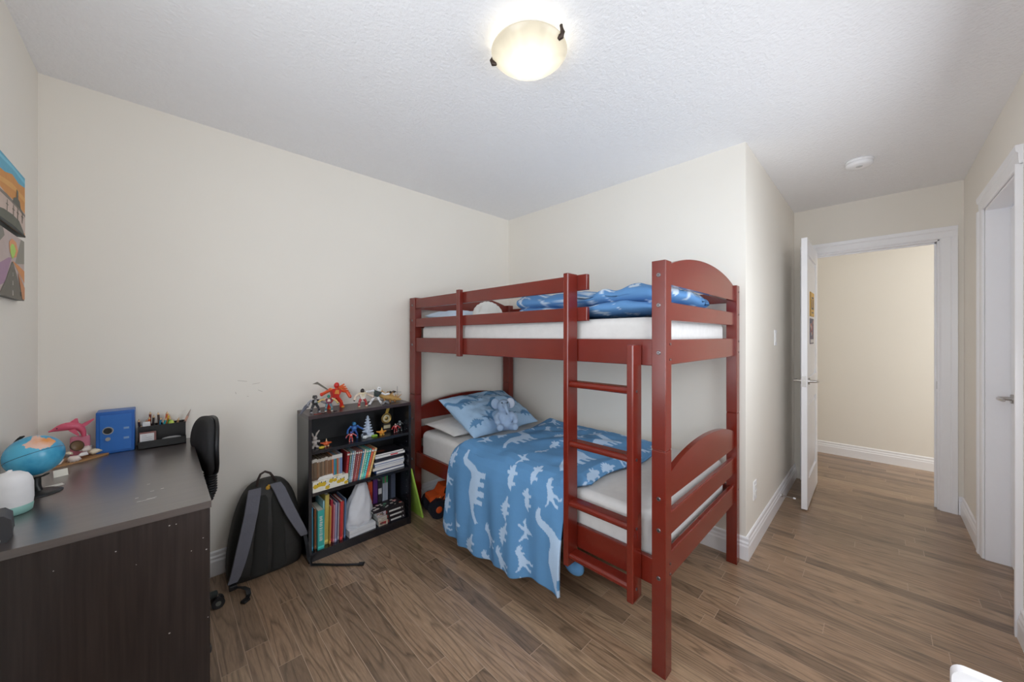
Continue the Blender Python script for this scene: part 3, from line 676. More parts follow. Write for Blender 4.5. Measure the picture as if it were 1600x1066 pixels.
for x, z, r in ((-.09, .695, .0018), (.098, .66, .0016), (.02, .40, .0022), (.07, .63, .0014), (-.05, .64, .0012), (.106, .62, .0022), (.11, .40, .0016), (.02, .728, .002), (.035, .727, .0016), (-.2, .69, .0014)):
    m.box(x - r, x + r, DYN + .0036, DYN + .005, z - r * .8, z + r * .8, nick)
m.build('side_panel', desk, bevel=.001, seg=1)
MB().box(XF + .03, DXR - .003, DYF - .026, DYF - .004, 0, DZ - .022, desk_m).build('side_panel', desk, bevel=.001, seg=1)
MB().box(XF + .05, XF + .066, DYN + .026, DYF - .026, .30, DZ - .022, desk_m).build('back_panel', desk)

# globe
gx, gy2, gz, gr = -.302, 1.985, .905, .066
sea = bpy.data.materials.new('globe_map'); sea.use_nodes = True; nt = sea.node_tree; N = nt.nodes.new; L = nt.links.new; b = nt.nodes['Principled BSDF']; b.inputs['Roughness'].default_value = .22
tc = N('ShaderNodeTexCoord'); n = N('ShaderNodeTexNoise'); n.inputs['Scale'].default_value = 11; n.inputs['Detail'].default_value = 5; L(tc.outputs['Object'], n.inputs['Vector'])
cr = N('ShaderNodeValToRGB'); L(n.outputs[0], cr.inputs[0]); e = cr.color_ramp.elements; e[0].position = .35; e[0].color = rgb(38, 140, 190); e[1].position = .6; e[1].color = rgb(92, 186, 220)
n2 = N('ShaderNodeTexNoise'); n2.inputs['Scale'].default_value = 16; n2.inputs['Detail'].default_value = 4; L(tc.outputs['Object'], n2.inputs['Vector'])
sp = N('ShaderNodeSeparateXYZ'); L(tc.outputs['Object'], sp.inputs[0])
mm = N('ShaderNodeMath'); mm.operation = 'MULTIPLY_ADD'; mm.inputs[1].default_value = 7.0; L(sp.outputs['X'], mm.inputs[0]); L(n2.outputs[0], mm.inputs[2])
mz = N('ShaderNodeMath'); mz.operation = 'MULTIPLY_ADD'; mz.inputs[1].default_value = 4.5; L(sp.outputs['Z'], mz.inputs[0]); L(mm.outputs[0], mz.inputs[2])
gt = N('ShaderNodeMath'); gt.operation = 'GREATER_THAN'; gt.inputs[1].default_value = 1.02; L(mz.outputs[0], gt.inputs[0])
lr = N('ShaderNodeValToRGB'); L(n.outputs[0], lr.inputs[0]); e = lr.color_ramp.elements; e[0].position = .42; e[0].color = rgb(228, 150, 80); e[1].position = .58; e[1].color = rgb(236, 196, 178)
mx = N('ShaderNodeMixRGB'); L(gt.outputs[0], mx.inputs[0]); L(cr.outputs[0], mx.inputs[1]); L(lr.outputs[0], mx.inputs[2]); L(mx.outputs[0], b.inputs['Base Color'])
t = thing('globe', 'blue desk globe on a black stand', 'globe', (gx, gy2, DZ))
GM = Matrix.Translation((gx, gy2, gz)) @ Matrix.Rotation(R(-44), 4, 'Z') @ Matrix.Rotation(R(-24), 4, 'Y')
m = MB().ell((0, 0, 0), gr, sea, 48, 32); 
o = m.build('sphere', t, local=True); o.location = (0, 0, gz - DZ); o.rotation_euler = GM.to_euler()
MB().tube([(gr * 1.001 * math.cos(i * R(10)), gr * 1.001 * math.sin(i * R(10)), 0) for i in range(36)], .0008, cm(40, 60, 90), 6, True, GM).build('equator_seam', o)
MB().strap([((gr + .009) * math.sin(a), 0, (gr + .009) * math.cos(a)) for a in [R(-8 - i * 8) for i in range(24)]], (0, 1, 0), .011, .004, blackp, GM).build('meridian_arm', t)
m = MB(); m.tube([(gx + .004, gy2 - .002, gz - gr - .006), (gx + .006, gy2 - .004, DZ + .03), (gx + .006, gy2 - .004, DZ + .006)], [.010, .009, .014], blackp, 12); m.build('stem', t)
MB().lathe([(0.0005, .012), (.02, .011), (.044, .007), (.056, .002), (.056, 0), (.0005, 0)], (gx + .006, gy2 - .004, DZ), blackp, 32).build('base', t)
# paper tags by the globe
m = MB().box(-.018, .018, -.0004, .0004, 0, .026, cm(232, 228, 214), Matrix.Translation((-.268, 2.165, DZ)) @ Matrix.Rotation(R(24), 4, 'Z') @ Matrix.Rotation(R(-14), 4, 'X'))
tag(m.build('paper_note'), 'small upright cream paper tag between the globe and the shells', 'note')
m = MB().box(-.02, .02, -.012, .012, 0, .0012, cm(230, 228, 220), Matrix.Translation((-.268, 2.045, DZ)) @ Matrix.Rotation(R(20), 4, 'Z') )
tag(m.build('paper_note'), 'small white paper slip lying behind the globe stand', 'note')
# white lamp with teal base
t = thing('night_light', 'white dome with a pale teal base standing in front of the globe', 'night light', (-.320, 1.815, DZ))
MB().lathe([(0.0005, 0), (.036, 0), (.041, .004), (.043, .022), (.042, .026)], (-.32, 1.815, DZ), cm(146, 196, 188, .4), 40).build('base', t)
m = MB().lathe([(.042, .026), (.0435, .04), (.043, .085), (.040, .10), (.033, .113), (.02, .122), (.0005, .126)], (-.32, 1.815, DZ), mat('white_silicone', rgb(236, 236, 238), .5), 40); m.build('dome', t)
MB().tube([(-.325, 1.812, DZ + .122), (-.320, 1.810, DZ + .129), (-.316, 1.809, DZ + .130)], [.006, .004, .002], mat('white_silicone', (1, 1, 1, 1)), 10).build('tip', t)
# speaker
t = thing('clock_speaker', 'dark grey rounded tabletop speaker at the left edge of the desk', 'speaker', (-.322, 1.60, DZ))
SM = Matrix.Translation((-.322, 1.60, DZ)) @ Matrix.Rotation(R(8), 4, 'Z')
dg = cm(58, 58, 62, .45)
MB().prism([(-.05, 0), (.035, 0), (.045, .012), (.042, .055), (.03, .068), (-.05, .075)], -.045, .035, 'x', dg, M=SM @ Matrix.Rotation(R(-90), 4, 'Z') @ Matrix.Translation((0, 0, 0))).build('case', t, bevel=.008, seg=3)
MB().box(.0335, .0365, -.03, .03, .012, .052, cm(84, 78, 84, .7), SM).build('grille', t, bevel=.001)
MB().box(.012, .026, -.0468, -.0445, .008, .012, nick, SM).build('badge', t)
# blue safe
t = thing('cash_safe', 'small blue metal safe box with a dial on the desk', 'safe', (-.145, 2.47, DZ))
blu = cm(36, 98, 178, .35); blu2 = cm(46, 112, 194, .35)
sx0, sx1, sy, sz = -.205, -.085, 2.428, DZ + .19
m = MB().box(sx0, sx1, sy, sy + .09, DZ, sz, blu); m.build('body', t, bevel=.004)
MB().box(sx0 + .012, sx1 - .010, sy - .003, sy + .002, DZ + .012, sz - .016, blu2).build('door', t, bevel=.002)
m = MB(); cxs = sx0 + .037; m.cyl((cxs, sy - .003, sz - .085), (cxs, sy - .006, sz - .085), .017, steel_m, n=28); m.cyl((cxs, sy - .006, sz - .085), (cxs, sy - .013, sz - .085), .014, blackp, .012, n=28); m.build('dial', t)
MB().cyl((cxs, sy - .003, sz - .122), (cxs, sy - .010, sz - .122), .008, steel_m, n=16).build('lock', t)
for z in (.085, .13): MB().box(sx1 - .035, sx1 - .018, sy - .0045, sy - .0025, sz - z, sz - z + .009, cm(130, 165, 205)).build('hinge_plate', t)
# organizer with pencils
t = thing('desk_organizer', 'black desk organizer full of pencils beside the blue safe', 'desk organizer', (.007, 2.46, DZ))
ox0, ox1, oy0, oy1 = -.076, .092, 2.408, 2.522
m = MB(); m.box(ox0, ox1, oy0, oy1, DZ, DZ + .004, blackp); m.box(ox0, ox1, oy0, oy0 + .003, DZ, DZ + .036, blackp); m.box(ox0, ox0 + .003, oy0, oy0 + .05, DZ, DZ + .036, blackp); m.box(ox1 - .003, ox1, oy0, oy0 + .05, DZ, DZ + .036, blackp); m.build('front_tray', t)
m = MB(); m.box(ox0, ox1, oy0 + .05, oy0 + .053, DZ, DZ + .098, blackp); m.box(ox0, ox1, oy1 - .003, oy1, DZ, DZ + .098, blackp)
for x in (ox0, ox0 + .055, ox1 - .003): m.box(x, x + .003, oy0 + .053, oy1 - .003, DZ, DZ + .098, blackp)
m.build('pencil_bin', t)
m = MB().box(ox0 + .006, ox0 + .062, oy0 + .014, oy0 + .030, DZ + .005, DZ + .075, cm(150, 104, 100)); m.box(ox0 + .008, ox0 + .055, oy0 + .0132, oy0 + .0142, DZ + .006, DZ + .07, cm(226, 226, 228))
for k, ww in enumerate((.016, .034, .034, .03, .034, .02)): m.box(ox0 + .014, ox0 + .014 + ww, oy0 + .0128, oy0 + .0134, DZ + .06 - k * .0085, DZ + .0612 - k * .0085, cm(150, 152, 158))
tag(m.build('card_pack'), 'small boxed pack with a white front in the front tray of the organizer', 'card pack')
m = MB(); m.ell((.04, oy0 + .028, DZ + .032), (.035, .008, .008), cm(150, 150, 152), 16, 8, Matrix.Identity(4)); tag(m.build('eraser'), 'grey rounded piece lying in the front tray of the black organizer', 'eraser')
tag(MB().box(-.062, -.034, oy0 + .053 + .004, oy0 + .068, DZ + .06, DZ + .118, cm(228, 228, 226)).build('correction_pen', bevel=.003), 'flat white stick beside the pencils in the organizer', 'eraser')
pens = [(-.066, 2.50, (64, 40, 44), 'dark maroon', .125, -4, 0), (-.062, 2.48, (70, 160, 150), 'pale green', .10, -2, 3), (-.052, 2.50, (30, 120, 140), 'teal', .12, 2, 0), (-.045, 2.49, (214, 100, 40), 'orange', .135, 3, 0), (-.038, 2.508, (120, 44, 38), 'brown red', .155, 1, 0),
        (-.030, 2.495, (48, 40, 40), 'black', .14, 3, 2), (-.016, 2.50, (40, 130, 170), 'blue', .125, 9, 0), (-.008, 2.485, (40, 150, 160), 'turquoise', .125, 14, 2), (.000, 2.50, (70, 50, 44), 'dark brown', .15, -3, 0), (.006, 2.488, (60, 160, 60), 'bright green', .125, 15, 0), (.012, 2.505, (206, 104, 60), 'rust orange', .148, 5, 0),
        (.018, 2.492, (196, 70, 52), 'red', .128, 8, 0), (.024, 2.506, (238, 200, 60), 'yellow', .14, 2, 0), (.036, 2.49, (226, 222, 236), 'lilac white', .115, -14, 0), (.048, 2.50, (170, 130, 96), 'tan', .115, 10, 4)]
for x, y, col, cn, ln_, tx, ty in pens:
    PM = Matrix.Translation((x, y, DZ + .006)) @ Matrix.Rotation(R(tx), 4, 'Y') @ Matrix.Rotation(R(ty), 4, 'X')
    p = thing('pencil', '%s pencil standing in the black desk organizer' % cn, 'pencil', (x, y, DZ + .006), 0, 'pencils in the desk organizer')
    MB().cyl((0, 0, 0), (0, 0, ln_ - .014), .0050, cm(*col), n=6, M=PM).build('barrel', p)
    m = MB().cyl((0, 0, ln_ - .014), (0, 0, ln_ - .003), .0050, cm(214, 178, 136), .0012, n=8, M=PM); m.cyl((0, 0, ln_ - .003), (0, 0, ln_), .0012, cm(*col), .0003, n=6, M=PM); m.build('tip', p)
p = thing('craft_tool', 'pale slanted stick leaning out of the right end of the organizer', 'craft stick', (.066, 2.50, DZ + .006))
PM = Matrix.Translation((.060, 2.50, DZ + .006)) @ Matrix.Rotation(R(20), 4, 'Y')
MB().cyl((0, 0, 0), (0, 0, .12), .0055, cm(206, 160, 140), .005, M=PM).build('shaft', p); MB().cyl((0, 0, .12), (0, 0, .155), .005, cm(170, 150, 140), .001, M=PM).build('tip', p)
tag(MB().ell((.040, 2.478, DZ + .092), (.011, .006, .02), cm(196, 216, 96), 14, 10).build('glue_cap'), 'round lime green cap poking out of the organizer', 'marker cap')
# dolphin and shells
t = thing('shell_ornament', 'white seashells glued on a wooden slab with a coin by the globe', 'shell ornament', (-.24, 2.42, DZ))
SHM = Matrix.Translation((-.265, 2.405, DZ)) @ Matrix.Rotation(R(36), 4, 'Z')
MB().prism([(-.10, -.045), (0, -.06), (.09, -.045), (.115, -.01), (.07, .045), (-.07, .045)], 0, .007, 'z', cm(170, 128, 84), M=SHM).build('wooden_slab', t, bevel=.002)
rnd = random.Random(4)
for k, (x, y, z, r) in enumerate([(-.06, -.035, .016, .024), (-.02, -.04, .017, .024), (.015, -.035, .02, .024), (.055, -.02, .018, .026), (.085, .0, .02, .024), (.035, -.0, .038, .024), (.065, .02, .034, .022), (-.02, -.015, .034, .018), (.02, .03, .06, .02), (.05, .03, .09, .02)]):
    m = MB(); SM2 = SHM @ Matrix.Translation((x, y, z)) @ Matrix.Rotation(rnd.random() * 6, 4, 'Z') @ Matrix.Rotation(rnd.uniform(-.6, .6), 4, 'X')
    pts = []
    for i in range(13):
        a = R(-75 + i * 12.5); rr_ = r * (1 + (.07 if i % 2 else -.05)); pts.append((rr_ * math.sin(a), rr_ * math.cos(a) * .95, 0))
    c0 = (0, -r * .6, 0); vs = [c0] + pts; top = [(p[0] * .55, p[1] * .5 - r * .15, r * .55) for p in pts]
    vs = [c0] + pts + top + [(0, -r * .4, r * .35)]; n = 13
    fs = [(i + 1, i + 2, n + i + 2, n + i + 1) for i in range(n - 1)] + [(n + 1 + i, n + 2 + i, 2 * n + 1) for i in range(n - 1)] + [(0, i + 2, i + 1) for i in range(n - 1)] + [(0, 1, n + 1, 2 * n + 1), (0, 2 * n + 1, 2 * n, n)]
    m.add(vs, fs, cm(*[(244, 236, 224), (238, 222, 212), (246, 242, 238), (236, 224, 198)][k % 4], .6), True, SM2); m.build('shell', t)
m = MB(); CMm = SHM @ Matrix.Translation((.004, -.012, .062)) @ Matrix.Rotation(R(70), 4, 'X'); m.lathe([(0.0005, .003), (.019, .003), (.021, 0), (.021, -.003), (.0005, -.003)], (0, 0, 0), cm(108, 82, 52, .35), 28, CMm); m.tube([(.021 * math.cos(i * .3), .021 * math.sin(i * .3), .002) for i in range(21)], .0022, cm(80, 58, 40), 6, True, CMm); m.build('coin', t)
t = thing('dolphin_figurine', 'pink dolphin figurine standing over the shells beside the globe', 'figurine', (-.25, 2.44, DZ + .09))
pnk = cm(214, 92, 118, .3); DM = Matrix.Translation((-.272, 2.425, DZ + .130)) @ Matrix.Rotation(R(8), 4, 'Z') @ Matrix.Scale(.82, 4)
m = MB(); m.tube([(-.075, 0, .002), (-.062, 0, .006), (-.045, 0, .014), (-.02, 0, .02), (.01, 0, .018), (.03, 0, .006), (.04, 0, -.02), (.042, 0, -.045)], [.003, .006, .016, .022, .022, .018, .012, .008], pnk, 16, M=DM); m.build('body', t, subsurf=1)
m = MB(); m.prism([(-.01, .035), (.012, .055), (.02, .055), (.024, .03)], -.003, .003, 'y', pnk, M=DM); m.build('dorsal_fin', t, bevel=.002)
for s_ in (-1, 1): MB().prism([(-.012, .0), (.02, -.035), (.026, -.034), (.012, .004)], s_ * .018 - .003, s_ * .018 + .003, 'y', pnk, M=DM).build('flipper', t, bevel=.002)
MB().prism([(.03, .02), (.075, .045), (.078, .04), (.055, .015), (.035, .0)], -.004, .004, 'y', pnk, M=DM).build('tail_fluke', t, bevel=.002)
MB().ell((-.048, -.013, .016), .003, blackp, 8, 6, DM).build('eye', t)
MB().box(-.035, .035, -.012, .012, -.150, -.045, cm(214, 128, 148), DM @ Matrix.Translation((.03, .03, 0))).build('stand', t, bevel=.006)

# ---------------------------------------------------------------- office chair
t = thing('office_chair', 'black office chair pushed in under the desk', 'office chair', (-.05, 2.13, 0))
fabric = mat('black_fabric', rgb(38, 38, 40), .85, bump=.2, bscale=400)
bc = Vector((.178, 2.20, .794)); dirv = Vector((-.050, .38, 0)).normalized(); nrm = Vector((-dirv.y, dirv.x, 0))
def backrest(th0, th1, k, mt, mb):
    n = 40; ringf = []; ringb = []
    pts = []
    for i in range(n):
        a = 2 * math.pi * i / n; u = math.cos(a); v = math.sin(a)
        wd = .165 * k * (1 if v > 0 else 1 + .32 * v * 1.15); pts.append((wd * (abs(u) ** .8) * math.copysign(1, u), .135 * k * (abs(v) ** .85) * math.copysign(1, v)))
    rings = []
    for sc, th in ((.0, th1 * 1.15), (.55, th1 * 1.1), (.88, th1), (1, (th0 + th1) / 2 + .006), (1, (th0 + th1) / 2 - .006), (.9, th0), (.0, th0)):
        rings.append([bc + dirv * u * sc + Vector((0, 0, v * sc)) + nrm * (th + .05 * (u * sc / .185) ** 2 * .7) for u, v in pts])
    vs = [v for r_ in rings for v in r_]
    fs = [(q * n + i, q * n + (i + 1) % n, (q + 1) * n + (i + 1) % n, (q + 1) * n + i) for q in range(len(rings) - 1) for i in range(n)]
    mb.add(vs, fs, mt, True)
m = MB(); backrest(0, .035, 1, fabric, m); m.build('backrest', t)
m = MB(); backrest(-.012, .004, .99, blackp, m); m.build('back_shell', t)
st = bc - nrm * .02
m = MB(); 
for i in range(14):
    z = .535 + i * .0115; q = min(1, .45 + i * .16); m.lathe([(.018 * q, 0), (.026 * q, .0045), (.026 * q, .008), (.018 * q, .0115)], (.168, 2.195, z), blackp, 20)
m.build('bellows', t)
m = MB(); m.strap([(.168, 2.195, .69), (.168, 2.195, .56), (.14, 2.19, .48), (.09, 2.17, .40), (.04, 2.15, .385), (-.05, 2.13, .385)], (0, 1, 0), .026, .010, blackp); m.build('back_bracket', t)
m = MB(); slab(m, (-.10, 2.13, .45), (.21, .225, .04), fabric, 2, .6, 48, 24, .004); m.build('seat', t)
MB().cyl((-.05, 2.13, .08), (-.05, 2.13, .40), .025, blackp).build('gas_lift', t)
a0 = math.atan2(2.233 - 2.13, .205 + .05)
for k in range(5):
    a = a0 + k * 2 * math.pi / 5; c, s_ = math.cos(a), math.sin(a); rr_ = .26
    m = MB().tube([(-.05, 2.13, .10), (-.05 + rr_ * .6 * c, 2.13 + rr_ * .6 * s_, .088), (-.05 + rr_ * c, 2.13 + rr_ * s_, .068)], [.024, .02, .016], cm(40, 44, 40, .35), 10); m.build('base_leg', t)
    m = MB(); wx, wy = -.05 + (rr_ + .008) * c, 2.13 + (rr_ + .008) * s_
    ax = Vector((math.cos(a + 1.2), math.sin(a + 1.2), 0)); p = Vector((wx, wy, .0255))
    m.cyl(p - ax * .021, p - ax * .003, .0255, blackp, n=24); m.cyl(p + ax * .003, p + ax * .021, .0255, blackp, n=24); m.cyl(p - ax * .022, p + ax * .022, .011, cm(96, 96, 88, .3)); m.cyl((wx, wy, .03), (wx - .008 * c, wy - .008 * s_, .066), .007, steel_m)
    m.ell((wx, wy, .04), (.02, .02, .016), blackp, 12, 8); m.build('caster', t)

# ---------------------------------------------------------------- backpack
bp_m = mat('black_nylon', rgb(42, 41, 39), .62, var=.2, bump=.6, bscale=26); strap_m = mat('grey_padded_strap', rgb(106, 106, 115), .85, bump=.3, bscale=120)
side_m = mat('charcoal_nylon', rgb(58, 56, 60), .75, bump=.5, bscale=30)
bag = thing('backpack', 'black backpack with grey shoulder straps leaning on the wall', 'backpack', (.42, 2.42, 0))
secs = [(0.0, .425, 2.425, .165, .075), (.03, .425, 2.42, .178, .09), (.10, .425, 2.425, .178, .095), (.2, .428, 2.43, .170, .093), (.3, .432, 2.44, .155, .085), (.38, .436, 2.448, .135, .075), (.44, .438, 2.458, .108, .062), (.475, .439, 2.466, .075, .045), (.487, .44, 2.47, .03, .02)]
m = MB(); n = 40; vs = []
for z, x, y, a, b in secs:
    for j in range(n):
        q = 2 * math.pi * j / n; e = .55; u = math.copysign(abs(math.cos(q)) ** e, math.cos(q)); v = math.copysign(abs(math.sin(q)) ** e, math.sin(q))
        wr = .006 * fbm(u * 2, z * 9, v * 2, 1.7) if 0 < z < .47 else 0
        vs.append((x + a * u, y + b * v + wr, z))
fs = [(i * n + j, i * n + (j + 1) % n, (i + 1) * n + (j + 1) % n, (i + 1) * n + j) for i in range(len(secs) - 1) for j in range(n)]
m.add(vs, fs, bp_m, True); m.add(vs, [tuple(range(n))[::-1], tuple(range((len(secs) - 1) * n, len(secs) * n))], bp_m); m.build('body', bag, subsurf=1)
def yfront(z):
    for (z0, _, y0, _, b0), (z1, _, y1, _, b1) in zip(secs, secs[1:]):
        if z0 <= z <= z1: f = (z - z0) / (z1 - z0); return (y0 + (y1 - y0) * f) - (b0 + (b1 - b0) * f)
    return 2.44
# padded back panel with vertical channels
m = MB()
for x0, x1, x2, x3 in ((.335, .425, .375, .437), (.428, .515, .44, .50)):
    nn = 12; vs = []
    for i in range(nn + 1):
        z = .025 + .43 * i / nn; f = i / nn; xa, xb = x0 + (x2 - x0) * f, x1 + (x3 - x1) * f
        for k in range(9): u = k / 8; vs.append((xa + (xb - xa) * u, yfront(z) + .012 - .022 * (1 - (2 * u - 1) ** 4) * min(1, (nn - i) / 2 + .2) - .003 * math.sin(z * 40), z))
    m.add(vs, [(i * 9 + k, i * 9 + k + 1, i * 9 + k + 10, i * 9 + k + 9) for i in range(nn) for k in range(8)], mat('back_mesh', rgb(44, 44, 42), .9, bump=.5, bscale=500), True)
m.build('back_panel', bag)
def sstrap(pts, w, name='shoulder_strap', mt=strap_m, th=.012):
    P = []
    for x, z, off in pts: P.append((x, yfront(min(z, .46)) - off, z))
    return MB().strap(P, (1, 0, 0), w, th, mt).build(name, bag, bevel=.004, subsurf=0)
sstrap([(.372, .462, .004), (.362, .43, .022), (.345, .36, .034), (.325, .28, .038), (.305, .2, .038), (.288, .13, .036), (.272, .07, .03), (.262, .045, .028)], [.06, .062, .062, .062, .06, .055, .048, .042])
sstrap([(.468, .468, .004), (.482, .44, .022), (.505, .37, .034), (.532, .30, .036), (.560, .235, .036), (.580, .19, .034), (.590, .165, .03)], [.055, .058, .058, .056, .05, .044, .036])
MB().tube([(.385, 2.425, .468), (.388, 2.418, .505), (.40, 2.415, .535), (.42, 2.413, .545), (.445, 2.415, .53), (.462, 2.42, .50), (.475, 2.428, .47)], .006, cm(58, 46, 42, .7), 10).build('grab_handle', bag)
MB().strap([(.592, 2.30, .168), (.596, 2.275, .12), (.60, 2.262, .05), (.612, 2.245, .012), (.66, 2.215, .006), (.72, 2.15, .006), (.78, 2.095, .006), (.818, 2.062, .006)], [(1, .3, 0)] * 3 + [(.6, .8, .2)] + [(.5, .86, 0)] * 4, .018, .003, blackp).build('webbing', bag)
MB().box(-.016, .016, -.012, .012, 0, .012, blackp, Matrix.Translation((.818, 2.062, .002)) @ Matrix.Rotation(R(-40), 4, 'Z')).build('buckle', bag, bevel=.003)
MB().strap([(.262, 2.31, .045), (.27, 2.285, .03), (.30, 2.262, .028), (.318, 2.24, .02), (.318, 2.215, .008), (.305, 2.185, .005)], [(1, 0, 0)] * 6, .02, .003, blackp).build('webbing', bag)
MB().box(-.016, .016, -.014, .014, 0, .012, blackp, Matrix.Translation((.298, 2.175, .001)) @ Matrix.Rotation(R(35), 4, 'Z')).build('buckle', bag, bevel=.003)
MB().box(.248, .28, 2.285, 2.31, .015, .04, blackp).build('buckle', bag, bevel=.004)
m = MB().ell((.433, 2.405, .452), (.011, .007, .013), cm(196, 150, 50)); m.ell((.437, 2.404, .463), .007, cm(196, 150, 50)); m.build('keychain_charm', bag)

# ---------------------------------------------------------------- bookcase
BX0, BX1, BY0, BY1, BH = .606, 1.250, 2.282, 2.522, .846
bk = thing('bookcase', 'small black bookcase crowded with toys and books beside the bunk bed', 'bookcase', ((BX0 + BX1) / 2, 2.4, 0))
th = .018
for x in (BX0, BX1 - th):
    s_ = MB().box(x, x + th, BY0, BY1, 0, BH - .02, black_m).build('side_panel', bk, bevel=.001, seg=1)
    if x > BX0:
        for k in range(13):
            z = .12 + k * .045; MB().cyl((x, BY0 + .03, z), (x - .0008, BY0 + .03, z), .0028, cm(120, 122, 130), n=8).build('peg_hole', s_)
MB().box(BX0, BX1, BY0, BY1, BH - .02, BH, mat('black_top', rgb(58, 46, 48), .3, var=.1)).build('top_panel', bk, bevel=.001, seg=1)
SH = {'low': .052, 'mid': .398, 'high': .640}
for k in ('mid', 'high'): MB().box(BX0 + th, BX1 - th, BY0 + .002, BY1 - .008, SH[k] - .02, SH[k], black_m).build('shelf', bk, bevel=.001, seg=1)
MB().box(BX0 + th, BX1 - th, BY0 + .002, BY1 - .008, SH['low'] - .018, SH['low'], black_m).build('shelf', bk)
MB().box(BX0 + th, BX1 - th, BY0 + .006, BY0 + .022, 0, SH['low'] - .018, black_m).build('plinth', bk)
MB().box(BX0 + th, BX1 - th, BY1 - .008, BY1 - .003, .03, BH - .02, cm(10, 10, 13)).build('back_panel', bk)

# books: spine faces -y
paper = cm(232, 226, 212, .8)
def book(name, label, x, y, z, th_, h, d, col, group=None, tilt=0, bands=(), lay=False, glyph=0, gcol=(230, 228, 220), rot=0):
    # local: x = thickness, y = depth (spine at y=0), z = height
    M = Matrix.Translation((x, y, z))
    if lay: M = M @ Matrix.Rotation(rot, 4, 'Z') @ Matrix.Translation((h, 0, 0)) @ Matrix.Rotation(R(-90), 4, 'Y')
    else: M = M @ Matrix.Rotation(tilt, 4, 'Y') if tilt >= 0 else M @ Matrix.Rotation(tilt, 4, 'Y')
    m = MB(); c = cm(*col); t_ = min(.002, th_ * .2)
    m.box(0, t_, 0, d, 0, h, c, M); m.box(th_ - t_, th_, 0, d, 0, h, c, M); m.box(t_, th_ - t_, 0, t_, 0, h, c, M); m.box(t_, th_ - t_, t_, d - .003, .002, h - .002, paper, M)
    for z0, z1, bc_ in bands: m.box(0, th_, -.0003, .0005, h * z0, h * z1, cm(*bc_), M)
    if glyph:
        rg = random.Random(int(th_ * 1e5) + glyph); a = h * .22
        while a < h * .85:
            l = rg.uniform(.004, .011); m.box(th_ * rg.uniform(.22, .3), th_ * rg.uniform(.68, .78), -.0005, .0003, a, a + l * .55, cm(*gcol), M); a += l + rg.choice([.001, .001, .004])
    o = m.build(name); return tag(o, label, 'book', group)
# middle shelf: row of thin paperbacks
z = SH['mid']; x = BX0 + th + .003; y = 2.304; rnd = random.Random(9)
for k in range(15):
    w_ = .0062 + rnd.uniform(-.0004, .0004); h = .186 + rnd.uniform(-.004, .003)
    c = rnd.choice([(112, 92, 72), (150, 122, 96), (96, 76, 60), (134, 98, 70)])
    book('paperback', 'thin brown-spined paperback with a pale top band, left run of the middle shelf', x, y, z, w_, h, .115, c, 'brown paperbacks on the middle shelf', bands=((.9, 1, (206, 200, 190)), (.35, .42, (96, 76, 62))))
    x += w_ + .0013
names = [('orange', (196, 106, 52)), ('blue', (70, 130, 170)), ('teal', (58, 130, 120)), ('rust', (180, 96, 60)), ('grey', (150, 150, 150)), ('slate blue', (112, 132, 176))]
for k, (cn, c) in enumerate(names):
    w_ = .0085 if cn != 'slate blue' else .013; h = .188
    book('paperback', '%s-spined paperback between the brown paperbacks and the leaning books' % cn, x, y, z, w_, h, .115, c, 'mixed paperbacks on the middle shelf', bands=((.88, 1, (214, 210, 204)), (.3, .36, (220, 210, 190))))
    x += w_ + .0006
x += .012
til = [('dark red', (146, 38, 40), .015), ('grey-green', (110, 130, 120), .009), ('pale blue', (128, 160, 180), .008), ('silver', (176, 176, 178), .008), ('maroon', (130, 62, 66), .010), ('dusty rose', (160, 104, 104), .009), ('dull red', (150, 76, 64), .010), ('sea blue', (64, 120, 150), .009), ('cream', (214, 206, 180), .008), ('mint', (120, 190, 164), .013), ('aqua', (80, 176, 178), .013), ('orange-red', (208, 92, 62), .014), ('tan gold', (210, 168, 108), .014)]
a = R(6)
for k, (cn, c, w_) in enumerate(til):
    tl = R(5 + k * .85)
    book('paperback', '%s book leaning to the right on the middle shelf' % cn, x, y - .006, z, w_, .190 - .0004 * k, .115, c, 'leaning books on the middle shelf', tilt=tl, bands=((.08, .2, tuple(min(255, int(q * 1.25)) for q in c)), (.9, .95, (220, 214, 206))), glyph=3 + k, gcol=tuple(min(255, int(q * 1.3 + 20)) for q in c))
    x += w_ / math.cos(tl) + .0012
bx_end = x
# paper-wrapped box with yellow creatures
t = thing('tissue_box', 'white cardboard box printed with yellow blotches on the middle shelf', 'box', (.72, 2.31, z))
TM = Matrix.Translation((.727, 2.312, z)) @ Matrix.Rotation(R(2), 4, 'Z')
crm = cm(236, 232, 218, .6); m = MB(); m.box(-.100, .100, -.028, .035, 0, .062, crm, TM)
rnd = random.Random(5)
for k in range(9):
    a, b = -.085 + k * .0215, .012 + rnd.random() * .036; r = .010 + rnd.random() * .004
    m.poly([(a + r * math.cos(i * .6283 + k) * (1 + .25 * (i % 2)), -.0283 - k * .00002, b + r * .9 * math.sin(i * .6283 + k) * (1 + .25 * (i % 2))) for i in range(10)], cm(214, 180, 44), TM)
    m.poly([(a + .010 + .003 * math.cos(i), -.0286, b + .012 + .005 * math.sin(i)) for i in range(6)], cm(60, 54, 40), TM)
    m.poly([(a * .9 + r * math.cos(i * .6283), .004 + (k % 3 - 1) * .016 + r * .7 * math.sin(i * .6283), .0623) for i in range(10)], cm(*((214, 184, 60) if k > 3 else (222, 216, 198))), TM)
m.build('carton', t, bevel=.001, seg=1)
